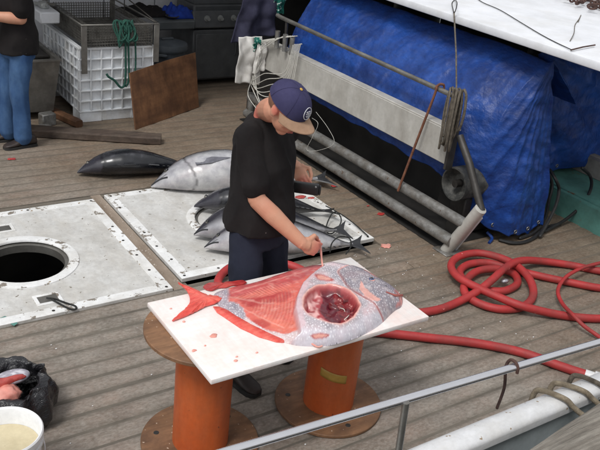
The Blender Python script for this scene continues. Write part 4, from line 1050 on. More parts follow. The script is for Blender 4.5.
for pl_ in ([(315, 275), (322, 275.5), (333, 279), (331, 282), (321, 280), (316, 278)], [(311, 335.5), (320, 333.5), (329, 334.5), (325, 338), (315, 339)]):
    mixc(L3(178, 74, 68), reg(pl_, 1.6)); mixc(L3(222, 160, 146), reg([(a * .72 + np.mean([p[0] for p in pl_]) * .28, b * .6 + np.mean([p[1] for p in pl_]) * .4) for a, b in pl_], .6))
# opened belly
mixc(L3(236, 178, 164), np.exp(-((sc_ + .003) / .006) ** 2) * .75)
mixc(L3(166, 66, 72), inc)
mixc(L3(238, 196, 192), inc * reg([(306, 302), (314, 292), (322, 296), (318, 308), (322, 318), (332, 325), (322, 325), (310, 316)], 1.5) * ss(-.4, .3, n2) * .8)
mixc(L3(92, 26, 42), inc * reg([(320, 290), (328, 289), (336, 296), (334, 306), (342, 316), (338, 326), (328, 321), (320, 310), (323, 300)], 1.2) * .95)
mixc(L3(122, 20, 28), inc * reg([(336, 289), (350, 295), (359, 306), (356, 316), (346, 324), (340, 318), (334, 304)], 1.2) * .95)
mixc(L3(214, 150, 144), inc * ss(.22, .4, n2 * .7 + n3 * .5) * ss(334, 340, U) * .85); mixc(L3(70, 14, 22), inc * ss(.1, .35, -n2) * ss(330, 338, U) * .8)
gxx, gyy = np.gradient(so, x_, y__); gl = np.hypot(gxx, gyy) + 1e-9
out_ = so < 0
X = np.where(out_, X - so * gxx / gl, X); Y = np.where(out_, Y - so * gyy / gl, Y)
# mesh with only the cells inside the outline
op = thing('opah_fish', (1.9, 2.55, BZ), 'large silver spotted fish with red fins, its flank cut open, on the white board', 'fish')
keep = so > -.004
idx = -np.ones(X.shape, int); body = MB(); cl_ = []
for i in range(GXn):
    for j in range(GYn):
        if keep[i, j]:
            idx[i, j] = len(body.v); body.v.append((X[i, j], Y[i, j], BZ + .0005 + max(0, Z[i, j]))); cl_.append(Cc[i, j])
for i in range(GXn - 1):
    for j in range(GYn - 1):
        q = (idx[i, j], idx[i + 1, j], idx[i + 1, j + 1], idx[i, j + 1])
        if min(q) >= 0: body.f.append(q)
body.c = cl_
ob = obj('body', body, 'opah', op, smooth=180)
def flat_part(name, poly_px, z, t, m, dome=.004, n=5, jag=0.0):
    poly = smooth_poly(wp(poly_px, z), n) if n else wp(poly_px, z)
    c_ = poly.mean(0); m_ = MB(); rings = []
    for k, f in ((0, 1.0), (.6, .97), (1.0, .75), (1.15, .4), (1.2, .05)):
        rings.append([Vector((c_[0] + (a - c_[0]) * f, c_[1] + (b - c_[1]) * f, z + t * k + .003 * nz3((a * 40, b * 40, f)) * (k > 0))) for a, b in poly])
    m_.rings(rings); return obj(name, m_, m, op)
# tail fin: two lobes meeting at the peduncle
tail = wp([(178, 281), (187, 284.5), (197, 289), (206, 293), (216, 294.5), (222, 297), (216, 301.5), (207, 304), (197, 309), (186, 314), (172, 319), (181, 311), (188, 304), (190, 298), (188, 291), (184, 286)], BZ + .018)
tm = MB(); nt = len(tail); ctr = np.array(P(207, 298, BZ + .018)[:2]); rings = []
tl_ = smooth_poly(tail, 5)
for f, z in ((1.0, .006), (.995, .012), (.7, .017), (.3, .021), (.02, .022)):
    rings.append([Vector((ctr[0] + (a - ctr[0]) * f, ctr[1] + (b - ctr[1]) * f, BZ + z + .0025 * math.sin(a * 700 + b * 300) * (f > .5))) for a, b in tl_])
tm.rings(rings); obj('tail_fin', tm, 'fin_red', op)
af = wp([(213, 306), (219, 306), (228, 309.5), (236, 314.5), (252, 323.5), (268, 331.5), (285, 339), (284, 342), (276, 341.5), (268, 339), (259, 336.5), (250, 332), (241, 328), (232, 322), (224, 316.5), (217, 312)], BZ + .006)
afm = MB(); nA = len(af)
afm.rings([[Vector((a, b, BZ + .001)) for a, b in af], [Vector((a, b, BZ + .004)) for a, b in af], [Vector((a * .75 + af[nA - 1 - i][0] * .25, b * .75 + af[nA - 1 - i][1] * .25, BZ + .010 + .003 * nz3((a * 50, b * 50, 0)))) for i, (a, b) in enumerate(af)]])
obj('anal_fin', afm, 'fin_red', op)
flat_part('dorsal_fin', [(203, 287), (207, 284), (214, 283), (220, 284), (228, 282), (236, 282.5), (243, 281), (247, 283), (240, 285.5), (232, 286), (226, 288), (219, 288.5), (212, 291), (206, 290)], BZ + .004, .009, 'meat_red')
# eye, mouth
def on_fish(px, py, z=.07):
    for _ in range(6):
        p_ = P(px, py, BZ + z); i = int(np.clip(np.searchsorted(x_, p_.x), 0, GXn - 1)); j = int(np.clip(np.searchsorted(y__, p_.y), 0, GYn - 1)); z = max(0, Z[i, j])
    return P(px, py, BZ + z)
e = on_fish(371.5, 279.5)
ey = obj('eye', MB().ball(e, (.019, .016, .006)), 'meat_pink', op)
obj('iris', MB().ball(e + Vector((0, 0, .003)), (.0155, .0130, .006)), 'eye_blue', ey); obj('pupil', MB().ball(e + Vector((0, 0, .0065)), (.008, .007, .005)), 'eye_black', ey)
mo = [on_fish(402, 296, .03) + Vector((0, 0, .004)), on_fish(397, 296) + Vector((0, 0, .002)), on_fish(391, 294) + Vector((0, 0, .001)), on_fish(386, 292)]
obj('mouth', MB().tube(catmull(mo, 5), [.006] * 8 + [.004] * 8, 8), 'lip', op)
nosep = on_fish(386, 286); obj('nostril', MB().ball(nosep, (.005, .004, .003)), 'eye_black', op)
# organs in the opened belly
def blob(name, px, py, z, rad, m, seed):
    p_ = P(px, py, BZ + z); b = MB().ball(p_, rad, nu=18, nv=12)
    b.v = [tuple(Vector(v) + (Vector(v) - p_) * .45 * nz3(Vector(v) * 45 + Vector((seed, 0, 0)))) for v in b.v]; return obj(name, b, m, op)
for q in ((333, 308, .035, (.020, .034, .016), 'meat_dark', 2), (347, 312, .03, (.018, .022, .013), 'meat_dark', 4),
          (341, 319, .028, (.022, .012, .010), 'meat_red', 5), (328, 317, .024, (.018, .012, .010), 'meat_dark', 6)):
    blob('organ', *q)
for a, b in (((340, 308), (345, 312)), ((349, 315), (344, 320))):
    obj('sinew', MB().tube(catmull([P(*a, BZ + .040), P((a[0] + b[0]) / 2 + 1.2, (a[1] + b[1]) / 2 - .8, BZ + .047), P(*b, BZ + .036)], 4), .0024, 7, round_ends=True), 'eye_white', op)
obj('blood_flap', MB().tube(catmull([P(309, 342, BZ + .01), P(314, 345, BZ + .012), P(318, 347, BZ + .008), P(322, 346, BZ + .008)], 5), .004, 8, round_ends=True), 'meat_pink', op)

# scraps of flesh on the board
def scrap(px, py, z, s, label, m='meat_red', cat='scrap', grp=None):
    c = P(px, py, z); b = MB().ball(c + Vector((0, 0, .002)), (s, s * .65, .004), nu=16, nv=8)
    b.v = [tuple(Vector(v) + Vector(((v[0] - c.x) * .6 * nz3(Vector(v) * 60), (v[1] - c.y) * .6 * nz3(Vector(v) * 70), 0))) for v in b.v]
    return tag(obj('flesh_scrap', b, m), label, cat, grp)
scrap(213, 336, BZ, .019, 'largest pink scrap of flesh on the bare corner of the board', 'meat_pink')
for px, py, s in ((194, 351, .012), (236, 361, .009), (237, 357, .007), (184, 322, .008), (257, 353, .006), (205, 346, .006), (171, 309, .006)):
    scrap(px, py, BZ, s, 'tiny red scrap of flesh on the white cutting board', 'meat_pink', 'scrap', 'tiny flesh scraps on the cutting board')
scrap(381, 214, .003, .035, 'red scrap of flesh alone on the open deck beside the lower pipe')
scrap(368, 206, .003, .014, 'small dark red scrap on the deck near the lower pipe')
scrap(300, 197, .016, .05, 'red patch of flesh on the hatch under the black tool')
scrap(311, 198, .016, .03, 'small red flesh piece on the hatch edge under the black tool')
scrap(334, 186, .004, .03, 'red scrap of flesh beside a tuna tail tip')
scrap(12, 159, .003, .035, 'red smear of fish waste on the deck near the brown shoe')
scrap(386, 246, .003, .05, 'pale pink scrap of fish on the deck beyond the cutting board', 'meat_pink')

# ---------------------------------------------------------------- red hose, one continuous run
seq = [(590, 376, .03), (560, 366, .03), (520, 352, .03), (475, 343, .03), (430, 338, .03), (385, 333, .03), (345, 329, .03), (300, 318, .03), (255, 305, .03), (228, 295, .045), (218, 283, .05), (225, 271, .045), (240, 264, .05), (262, 262, .05), (290, 265, .05), (320, 280, .035), (350, 300, .03), (385, 312, .03), (415, 313, .03),
       (440, 309, .03), (460, 301, .035), (478, 291, .07), (493, 279, .11), (505, 268, .12), (519, 261, .11), (540, 261, .05), (570, 265, .03), (600, 271, .03), (640, 276, .03), (665, 284, .03), (640, 292, .03), (600, 288, .03), (568, 282, .03), (540, 276, .03), (515, 270, .03), (490, 263, .03), (470, 264, .03), (460, 271, .03), (464, 280, .03), (482, 289, .03), (503, 291, .03), (517, 284, .03), (514, 274, .035), (498, 269, .05),
       (478, 271, .05), (466, 281, .045), (465, 293, .035), (478, 303, .03), (500, 309, .03), (522, 307, .03), (533, 296, .04), (530, 280, .075), (517, 266, .085), (498, 257, .08), (477, 253, .07), (458, 257, .07), (451, 266, .075), (458, 277, .08), (476, 287, .08), (496, 296, .08), (522, 306, .075), (555, 314, .035), (585, 318, .03), (610, 318, .03), (650, 312, .03), (700, 300, .03)]
hs_pts = [P(x, y_, z) for x, y_, z in seq]
hose = thing('red_hose', hs_pts[0] - Vector((0, 0, .03)), 'thick red rubber hose coiled on the deck and running under the board', 'hose')
obj('hose', MB().tube(catmull(hs_pts, 7), .0275, 16, round_ends=True), 'hose_red', hose)
d0 = (hs_pts[0] - hs_pts[1]).normalized()
obj('coupling', MB().tube([hs_pts[0] - d0 * .03, hs_pts[0] + d0 * .02, hs_pts[0] + d0 * .022, hs_pts[0] + d0 * .075, hs_pts[0] + d0 * .077, hs_pts[0] + d0 * .1], [.031, .031, .040, .040, .026, .026], 16), 'cap_white', hose)
thin = [P(620, 258, .06), P(600, 263, .08), P(582, 268, .09), (P(566, 277, .09)), P(558, 290, .07), P(562, 303, .06), P(573, 315, .09), P(584, 326, .06), P(598, 336, .03), P(620, 352, .03)]
tag(obj('thin_red_hose', MB().tube(catmull(thin, 7), .0135, 12), 'hose_red'), 'thin red hose crossing over the thick red hose', 'hose')
tag(obj('foil_scrap', MB().ball(P(505, 281, .05), (.035, .022, .018), nu=12, nv=8), 'foil'), 'crumpled shiny foil scrap inside the red hose coil', 'foil')

# ---------------------------------------------------------------- bag, bucket
bgx, bgy = 0.705, 3.20
bag = thing('rubbish_bag', (bgx, bgy, 0), 'open black plastic bag filled with fish pieces', 'bag')
def bag_pt(u, v):
    a = 2 * math.pi * u
    prof_ = [(.02, .004), (.17, .004), (.20, .06), (.205, .14), (.192, .19), (.172, .22), (.145, .212), (.125, .16), (.11, .11)]
    s_ = v * (len(prof_) - 1); i = min(len(prof_) - 2, int(s_)); t = s_ - i
    r = prof_[i][0] * (1 - t) + prof_[i + 1][0] * t; z = prof_[i][1] * (1 - t) + prof_[i + 1][1] * t
    ca, sa = math.cos(a), math.sin(a)
    wv = nz3((ca * 1.6, sa * 1.6, v * 2.0), 1.4) * .05 + (1 - 2 * abs(nz3((ca * 3, sa * 3, v * 3), 1.3))) * .016 + nz3((ca * 6, sa * 6, v * 7)) * .012
    k = sm(0, .15, v); r2_ = r + wv * k
    return Vector((bgx + r2_ * ca * 1.12, bgy + r2_ * sa, max(.003, z + (.02 * nz3((ca * 2, sa * 2, 4)) + .03 * wv) * k)))
solid(obj('bag_film', MB().grid(bag_pt, 110, 60), 'bag_black', bag, smooth=70), .002)
def lump(name, c, rad, m, parent=None, label=None, cat=None, seed=0, grp=None):
    b = MB().ball(c, rad, nu=28, nv=18); c = Vector(c)
    b.v = [tuple(Vector(v) + (Vector(v) - c) * (.5 * nz3(Vector(v) * 12 + Vector((seed, 0, 0))) + .15 * nz3(Vector(v) * 40))) for v in b.v]
    o = obj(name, b, m, parent, smooth=80)
    if label: tag(o, label, cat, grp)
    return o
lump('fish_piece', (bgx - .03, bgy - .03, .155), (.10, .07, .045), 'meat_pink', None, 'pink fillet chunk lying on top in the black bag', 'fish piece', 1)
fs = MB().ball((bgx + .05, bgy + .05, .185), (.085, .05, .028), nu=24, nv=14)
fs.c = [lin(176, 172, 182) if nz3(Vector(v) * 90) < .15 else lin(225, 222, 228) for v in fs.v]
tag(obj('fish_skin_piece', fs, 'fish_skin', smooth=80), 'silver spotted skin piece in the black bag', 'fish piece')
lump('fish_strip', (bgx - .01, bgy + .015, .195), (.12, .022, .022), 'meat_red', None, 'red strip of flesh between skin and fillet in the black bag', 'fish piece', 5)

kx, ky = 0.575, 2.675
bu = thing('bucket', (kx, ky, 0), 'white plastic bucket half full of murky yellowish water', 'bucket')
obj('pail', MB().lathe([(.001, 0), (.125, 0), (.130, .004), (.146, .30), (.153, .30), (.155, .305), (.153, .315), (.147, .315), (.148, .335), (.156, .338), (.156, .362), (.151, .368), (.146, .366), (.142, .36), (.126, .012), (.001, .01)], (kx, ky, 0), 56), 'bucket_white', bu)
obj('water', MB().lathe([(.001, .285), (.06, .285), (.1375, .285)], (kx, ky, 0), 48), 'murky', bu)
obj('bail', MB().tube(catmull([(kx + .158 * math.cos(a), ky + .158 * math.sin(a), .335 - .12 * math.sin((a + 2.2) / 3.14159 * 3.14159) * 0 - .09 * max(0, math.cos(a - (-.6)))) for a in np.linspace(-2.17, .97, 14)], 4), .0025, 6), 'stainless', bu)

# ---------------------------------------------------------------- tunas
def tuna(hd_, tl_, label, roll=0.0, girth=.26, dark=.4, bend=0.0, flip=1, name='tuna', z0=0.0, fins=True, thick=.78):
    """hd_/tl_: snout and tail root on the surface; lies on its side; roll tips the back upwards"""
    a, b = Vector((hd_.x, hd_.y, 0)), Vector((tl_.x, tl_.y, 0)); L_ = (b - a).length; t = (b - a).normalized(); s_ = Vector((-t.y, t.x, 0)) * flip   # s_: towards the back
    tp = [0, .02, .05, .09, .14, .2, .27, .35, .44, .53, .62, .7, .78, .85, .91, .95, .98, 1.0]
    dp = [.010, .036, .074, .120, .168, .212, .242, .258, .26, .247, .220, .182, .136, .090, .052, .032, .024, .028]
    cR, sR = math.cos(roll), math.sin(roll)
    D = s_ * cR + Vector((0, 0, 1)) * sR; W = Vector((0, 0, 1)) * cR - s_ * sR       # back direction, up-flank direction
    half = lambda d_: math.sqrt((d_ / 2 * sR) ** 2 + (d_ * thick / 2 * cR) ** 2)
    mbd = MB(); rings = []; colr = []; nseg = 40; N_ = 80
    hz = lambda u: z0 + .004 + max(half(girth / .26 * L_ * float(np.interp(u, tp, dp))), .62 * half(girth / .26 * L_ * .26) * sm(.0, .3, u) * 0 + half(girth / .26 * L_ * float(np.interp(u, tp, dp)))) + .25 * half(girth * L_) * (1 - sm(0, .30, u)) * .6 + .30 * half(girth * L_) * sm(.62, 1.0, u)
    def cen(u): return a + t * (u * L_) + s_ * (bend * L_ * math.sin(math.pi * u)) + Vector((0, 0, hz(u)))
    seed = hd_.x * 10
    for i in range(N_ + 1):
        u = i / N_; d_ = girth / .26 * L_ * float(np.interp(u, tp, dp)); c_ = cen(u); ring = []
        for k in range(nseg):
            al = 2 * math.pi * k / nseg; ca, sa = math.cos(al), math.sin(al)
            up_ = .52 if ca > 0 else .48
            gz = 1.0
            gd = u - (.215 - .03 * sa * sa - .02 * ca)
            if 0 < gd < .03: gz = 1 - .045 * (1 - gd / .03)
            q = c_ + D * (d_ * up_ * ca * gz) + W * (d_ * thick / 2 * sa * gz)
            if q.z < z0 + .002: q.z = z0 + .002
            ring.append(q)
            n_ = nz3((u * 9 + seed, ca * 1.5, sa * 1.5)); n2_ = nz3((u * 40 + seed, ca * 5, sa * 5))
            back = sm(.05 - dark, .75 - dark, ca + .15 * n_)
            col = np.array(lin(196, 196, 198)) * (1 - back) + np.array(lin(26, 28, 34)) * back
            col = col * (.86 + .3 * n_) * (1 + .15 * n2_)
            worn = sm(.18, .55, nz3((u * 7 + seed, ca * 2.2, sa * 2.2 + 5))) * (.35 + .65 * sm(.1, .5, n2_)); wk = .35 if dark < .8 else .16; col = col * (1 - wk * worn) + np.array(lin(150, 150, 156)) * wk * worn
            belly = sm(.45, .95, -ca); col = col * (1 - belly * .6) + np.array(lin(205, 203, 200)) * belly * .6 * (1 - .6 * (dark > .6))
            if u < .2: col = col * .85 + np.array(lin(120, 116, 130)) * .15
            rose_ = sm(.1, .5, nz3((u * 6 + 3, ca * 2, sa * 2 + seed))); col = col * (1 - .25 * rose_) + col * np.array((1.15, .95, .95)) * .25 * rose_
            if abs(gd) < .006: col = col * .45
            if u > .9: col = col * .5
            mg = abs(ca * .5 + .10 - u * .3)
            if u < .085 and abs(ca + .25) < .08 + .0: col = col * .3
            colr.append(np.clip(col, .004, .8))
        rings.append(ring)
    mbd.rings(rings); mbd.c = colr
    T = thing(name, cen(.5) - Vector((0, 0, hz(.5) - z0)), label, 'fish', 'tunas laid out on the deck')
    obj('body', mbd, 'fish_skin', T, smooth=80)
    dd = lambda u: girth / .26 * L_ * float(np.interp(u, tp, dp))
    def surf(u, al, k=1.0): 
        ca, sa = math.cos(al), math.sin(al); return cen(u) + D * (dd(u) * (.52 if ca > 0 else .48) * ca * k) + W * (dd(u) * thick / 2 * sa * k)
    def blade(nm, pts, th, m='fin_dark'):
        pts = [Vector(p) for p in pts]
        for p in pts: p.z = max(p.z, z0 + .004)
        c_ = sum(pts, Vector()) / len(pts); n_ = (pts[1] - pts[0]).cross(pts[2] - pts[0]).normalized() * th
        return obj(nm, MB().rings([[p - n_ * .4 for p in pts], [c_ + (p - c_) * .9 + n_ for p in pts]]), m, T)
    if fins:
        te = cen(1.0); sp = L_ * .115
        fl = (D * 1.0 + W * .0); fl.z *= .6
        low = te.copy()
        blade('tail_fin', [te - t * .03 * L_ + fl * .012 * L_, te + t * .05 * L_ + fl * sp * .55, te + t * .10 * L_ + fl * sp, te + t * .075 * L_ + fl * sp * .5, te + t * .055 * L_,
                           te + t * .075 * L_ - fl * sp * .5, te + t * .10 * L_ - fl * sp, te + t * .05 * L_ - fl * sp * .55, te - t * .03 * L_ - fl * .012 * L_], .006)
        blade('dorsal_fin', [surf(.30, 0, .96), surf(.34, 0, 1.0) + D * .045 * L_, surf(.40, 0, 1.0) + D * .02 * L_, surf(.48, 0, .97)], .006)
        blade('second_dorsal', [surf(.55, 0, .95), surf(.60, 0, 1.0) + D * .03 * L_ + t * .05 * L_, surf(.60, 0, .95)], .006)
        blade('anal_fin', [surf(.60, math.pi, .95), surf(.64, math.pi, 1.0) - D * .03 * L_ + t * .05 * L_, surf(.65, math.pi, .95)], .006)
        for k in range(6):
            u = .68 + .042 * k; blade('finlet', [surf(u, 0, .95), surf(u + .012, 0, 1.0) + D * .012 * L_ + t * .012 * L_, surf(u + .02, 0, .95)], .003)
            blade('finlet', [surf(u, math.pi, .95), surf(u + .012, math.pi, 1.0) - D * .012 * L_ + t * .012 * L_, surf(u + .02, math.pi, .95)], .003)
    p0 = surf(.235, math.pi * .5 + .45, 1.02); p1 = surf(.44, math.pi * .5 + .35, 1.03)
    wv = D * .018 * L_
    blade('pectoral_fin', [p0 + wv, surf(.33, math.pi * .5 + .30, 1.04) + wv * .5, p1, surf(.32, math.pi * .5 + .55, 1.04) - wv * .5, p0 - wv], .004, 'fin_dark' if dark > .5 else 'fin_grey')
    ec = surf(.088, math.pi * .5 - .25, .90)
    e_ = obj('eye', MB().ball(ec, (.0150 * L_,) * 3), 'wire_grey', T); obj('pupil', MB().ball(ec + W * .0035 * L_ + Vector((0, 0, .0015 * L_)), (.0128 * L_,) * 3), 'eye_black', e_)
    jaw = [surf(.004, math.pi * .5, .6), surf(.03, math.pi * .5 + .35, 1.0), surf(.06, math.pi * .5 + .55, 1.005), surf(.085, math.pi * .5 + .75, 1.0)]
    obj('mouth', MB().tube(catmull(jaw, 5), .0055 * L_, 6), 'fin_dark', T)
    return T
tuna(P(77, 170, .05), P(196, 172, 0), 'whole dark tuna lying on bare deck boards behind the hatch', .25, .28, 1.25, .012, -1)
tuna(P(151, 186, .04), P(316, 186, .0), 'big silver tuna across the back edge of the hatch', .10, .29, .16, .0, 1)
HZ = .022
tuna(P(194, 204, .07), P(324, 213, .05), 'dark tuna on the hatch right behind the man', .35, .27, 1.1, 0.0, -1, z0=HZ)
tuna(P(194, 230, .09), P(336, 232, .06), 'slate blue tuna with raised head between two others on the hatch', .35, .30, .75, 0.0, 1, z0=HZ)
tuna(P(204, 249, .04), P(352, 247, .05), 'silver grey tuna lying nearest the front edge of the hatch', .25, .28, .40, 0.0, 1, z0=HZ)
# thin dark cords at the tails
rope('tail_cord', [P(326, 206, .10), P(338, 213, .10), P(341, 222, .06), P(333, 233, .03), P(326, 231, .03), P(329, 219, .06), P(336, 212, .10), P(352, 222, .04), P(368, 236, .03)], .0052, 'rope_black', 'dark cord looped round the tail of the dark tuna', 'cord', 6)
rope('tail_cord', [P(330, 252, .08), P(332, 243, .14), P(339, 237, .16), P(349, 238, .14), P(351, 246, .10), P(346, 254, .05)], .0052, 'rope_black', 'dark cord arched over the tail of the silver grey tuna', 'cord', 6)
# rope loop on the left hatch
rope('lifting_loop', [P(47, 298, .03), P(55, 299, .03), P(66, 303, .022), P(75, 306, .022), P(76, 309, .022), P(70, 309, .022), P(60, 304, .022), P(52, 299.5, .03)], .006, 'rope_black', 'dark rope loop lying on the hatch with the open manhole', 'rope', 7)

# ================================================================ PEOPLE
UP = Vector((0, 0, 1))
def sect(mb, secs, r, f, n=28, pw=2.3):
    rings = []
    for c_, a, b in secs:
        ring = []
        for k in range(n):
            t = 2 * math.pi * k / n; ct_, st_ = math.cos(t), math.sin(t)
            ring.append(Vector(c_) + r * (a * math.copysign(abs(ct_) ** (2 / pw), ct_)) + f * (b * math.copysign(abs(st_) ** (2 / pw), st_)))
        rings.append(ring)
    mb.rings(rings); return mb
def limb(mb, pts, rad, n=5, seg=18):
    q = catmull(pts, n); rr = np.interp(np.linspace(0, 1, len(q)), np.linspace(0, 1, len(rad)), rad)
    return mb.tube(q, list(rr), seg, round_ends=True)
def hand(mb, wrist, d, n, side, curl=(.5, .6, .7, .8), thumb_in=.4, s=1.0, spread=.05):
    """d: wrist->knuckles, n: back of hand normal, side: towards the thumb"""
    d = d.normalized(); side = (side - d * side.dot(d)).normalized(); n = d.cross(side) * (1 if d.cross(side).dot(n) > 0 else -1); n.normalize()
    pc = wrist + d * .045 * s
    mb.ball(pc, (.052 * s, .040 * s, .0165 * s), (d, side, n), 16, 10)
    mb.tube([wrist - d * .02, wrist + d * .03 * s], [.026 * s, .027 * s], 14)
    tips = []
    for i, (off, ln) in enumerate(((.028, .072), (.010, .080), (-.009, .074), (-.027, .058))):
        b = wrist + d * (.082 - abs(off) * .25) * s + side * off * s; dirn = (d + side * off * spread * 20).normalized(); pts = [b - d * .02, b]; ang = 0
        for seg_ in (.42, .32, .26):
            ang += curl[i] * (1.0 if seg_ > .4 else 1.1)
            b = b + (dirn * math.cos(ang) - n * math.sin(ang)) * ln * seg_ * s; pts.append(b)
        mb.tube(pts, [.0092 * s, .0090 * s, .0083 * s, .0076 * s, .0066 * s], 10, round_ends=True); tips.append(b)
    tb_ = wrist + d * .022 * s + side * .026 * s
    p1 = tb_ + (side * .75 + d * .65 - n * .25).normalized() * .040 * s; p2 = p1 + (d * .85 + side * (.35 - thumb_in) - n * .45).normalized() * .032 * s; p3 = p2 + (d * .8 - side * thumb_in - n * .5).normalized() * .024 * s
    mb.tube([tb_ - d * .01, tb_, p1, p2, p3], [.015 * s, .0155 * s, .0125 * s, .0105 * s, .0085 * s], 10, round_ends=True)
    return tips, p3
def head(mb, c, hf, hu, hr_):
    A = (hr_, hf, hu)
    mb.ball(c + hu * .02 - hf * .012, (.074, .094, .096), A, 28, 18)               # skull
    mb.ball(c + hf * .030 - hu * .045, (.058, .062, .070), A, 24, 14)              # face
    mb.ball(c + hf * .052 - hu * .098, (.030, .030, .026), A, 16, 10)              # chin
    mb.tube([c + hf * .088 + hu * .012, c + hf * .112 - hu * .028], [.009, .015], 12, round_ends=True)    # nose
    mb.ball(c + hf * .106 - hu * .034, (.019, .012, .010), A, 12, 8)
    mb.ball(c + hf * .080 + hu * .024, (.050, .014, .012), A, 16, 8)               # brow
    mb.ball(c + hf * .088 - hu * .066, (.025, .010, .013), A, 14, 8)               # mouth mound
    for s_ in (-1, 1):
        mb.ball(c + hr_ * .074 * s_ - hf * .008 - hu * .015, (.011, .021, .032), (hr_, (hf * .95 - hu * .2).normalized(), hu), 14, 10)   # ear
        mb.ball(c + hr_ * .042 * s_ + hf * .062 - hu * .035, (.020, .018, .020), A, 12, 8)  # cheek
def face_parts(par, c, hf, hu, hr_):
    for s_ in (-1, 1):
        e = obj('eye', MB().ball(c + hr_ * .031 * s_ + hf * .083 + hu * .004, (.013, .008, .0075), (hr_, hf, hu), 14, 10), 'eye_white', par)
        obj('pupil', MB().ball(c + hr_ * .031 * s_ + hf * .0895 + hu * .003, (.0055, .003, .0055), (hr_, hf, hu), 12, 8), 'eye_black', e)
        obj('eyebrow', MB().tube([c + hr_ * .014 * s_ + hf * .096 + hu * .026, c + hr_ * .034 * s_ + hf * .093 + hu * .032, c + hr_ * .05 * s_ + hf * .082 + hu * .026], .004, 6), 'hair', par)
    obj('lips', MB().tube([c + hr_ * -.022 + hf * .091 - hu * .066, c + hf * .099 - hu * .064, c + hr_ * .022 + hf * .091 - hu * .066], [.003, .0058, .003], 8, round_ends=True), 'lip', par)
def shoe(name, par, ankle, dirn, L_=.29):
    """ankle: ground point under the ankle"""
    d = dirn.normalized(); s_ = Vector((-d.y, d.x, 0)); m = MB(); so_ = MB()
    secs = [(-.085, .030, .075), (-.07, .037, .105), (-.03, .040, .118), (.02, .041, .105), (.07, .044, .078), (.12, .049, .058), (.165, .047, .048), (.19, .036, .040), (.205, .018, .028)]
    rings = []; r2_ = []
    for u, w, h in secs:
        c_ = Vector((ankle.x, ankle.y, 0)) + d * u; ring = []
        for k in range(20):
            t = 2 * math.pi * k / 20; x_1, z_1 = math.cos(t), math.sin(t)
            ring.append(c_ + s_ * (w * math.copysign(abs(x_1) ** .8, x_1)) + UP * (.018 + (h - .018) / 2 * (1 + math.copysign(abs(z_1) ** .8, z_1))))
        rings.append(ring); r2_.append([c_ + s_ * (w + .005) * q + UP * z for q, z in ((-1, .001), (1, .001), (1, .022), (-1, .022))])
    o = obj(name, m.rings(rings), 'shoe_leather', par, smooth=60); obj('sole', so_.rings(r2_), 'shoe_sole', o, smooth=50)
    obj('collar', MB().tube([Vector((ankle.x, ankle.y, .07)), Vector((ankle.x, ankle.y, .145))], [.050, .047], 18), 'shoe_leather', o)
    return o
def folds(amp, f=7.0, seed=0.0, zs=1.0):
    def fn(p):
        q = Vector((p.x + .25 * p.z, p.y + .12 * p.z, p.z * zs * .5))
        return amp * .75 * (1 - 2.6 * abs(noise.noise(q * f * 1.25 + Vector((seed, 0, 0))))) + amp * .5 * noise.noise(q * f * 2.3 + Vector((0, seed, 0)))
    return fn

# ---- man cutting the fish
f1 = Vector((.30, -.954, 0)).normalized(); r1 = Vector((f1.y, -f1.x, 0))     # r1: his right
base = Vector((1.90, 3.06, 0))
pm = thing('person', base, 'man in black t-shirt and purple cap bending over the cut fish', 'person')
pel = Vector((1.985, 3.085, .93)); chest = Vector((1.985, 3.09, 1.22)); nb = Vector((1.985, 3.12, 1.45)); hc = P(287, 107, 1.575)
shR = nb + r1 * .150 + UP * -.068 + f1 * .03; shL = nb - r1 * .175 + UP * -.06 + f1 * .02
elR = P(257, 200, 1.085); wrR = P(303, 244, .90); haR = P(321, 251, .85)
elL = shL + Vector((.05, .20, -.26)); wrL = P(297, 167, 1.075); haL = P(305, 186, 1.03)
footR = Vector((1.85, 3.00, 0)); footL = Vector((2.14, 3.17, 0))
hip = lambda s_: pel + r1 * (.095 * s_) - UP * .03
knR = (hip(1) + Vector((footR.x, footR.y, .08))) / 2 + f1 * .03; knL = (hip(-1) + Vector((footL.x, footL.y, .08))) / 2 + f1 * .03
hf = (f1 * .80 - UP * .60 + r1 * -.06).normalized(); hu = (UP - hf * UP.dot(hf)).normalized(); hrr = hf.cross(hu).normalized()
if hrr.dot(r1) < 0: hrr = -hrr
bm_ = MB()
sect(bm_, [(pel - UP * .10, .11, .080), (pel, .118, .085), (pel + UP * .14, .118, .085), (chest, .135, .095), (nb - UP * .10, .13, .078), (nb - UP * .03, .08, .065)], r1, f1)
limb(bm_, [nb - UP * .08, nb + UP * .02 + f1 * .01, hc - hu * .06 - hf * .03], [.068, .060, .060])
head(bm_, hc, hf, hu, hrr)
limb(bm_, [shR, (shR + elR) / 2 - f1 * .005, elR], [.040, .046, .044]); limb(bm_, [elR, elR.lerp(wrR, .35), wrR], [.044, .046, .030])
limb(bm_, [shL, (shL + elL) / 2, elL], [.040, .046, .044]); limb(bm_, [elL, elL.lerp(wrL, .35), wrL], [.044, .046, .030])
tR, thR = hand(bm_, wrR, (haR - wrR), Vector((-.1, -1, .3)), Vector((.15, .2, 1)), (.42, .62, .78, .9), .55, 1.05, .05)
tL, thL = hand(bm_, wrL, (haL - wrL), Vector((.5, .1, .6)), -r1 * .2 + f1 * .8 + UP * .3, (.55, .6, .65, .7), .55, 1.06, .01)
for h_, k_, ft in ((hip(1), knR, footR), (hip(-1), knL, footL)): limb(bm_, [h_, k_, Vector((ft.x, ft.y, .09))], [.062, .055, .042])
body_ = voxel(bm_, .0042, 3)
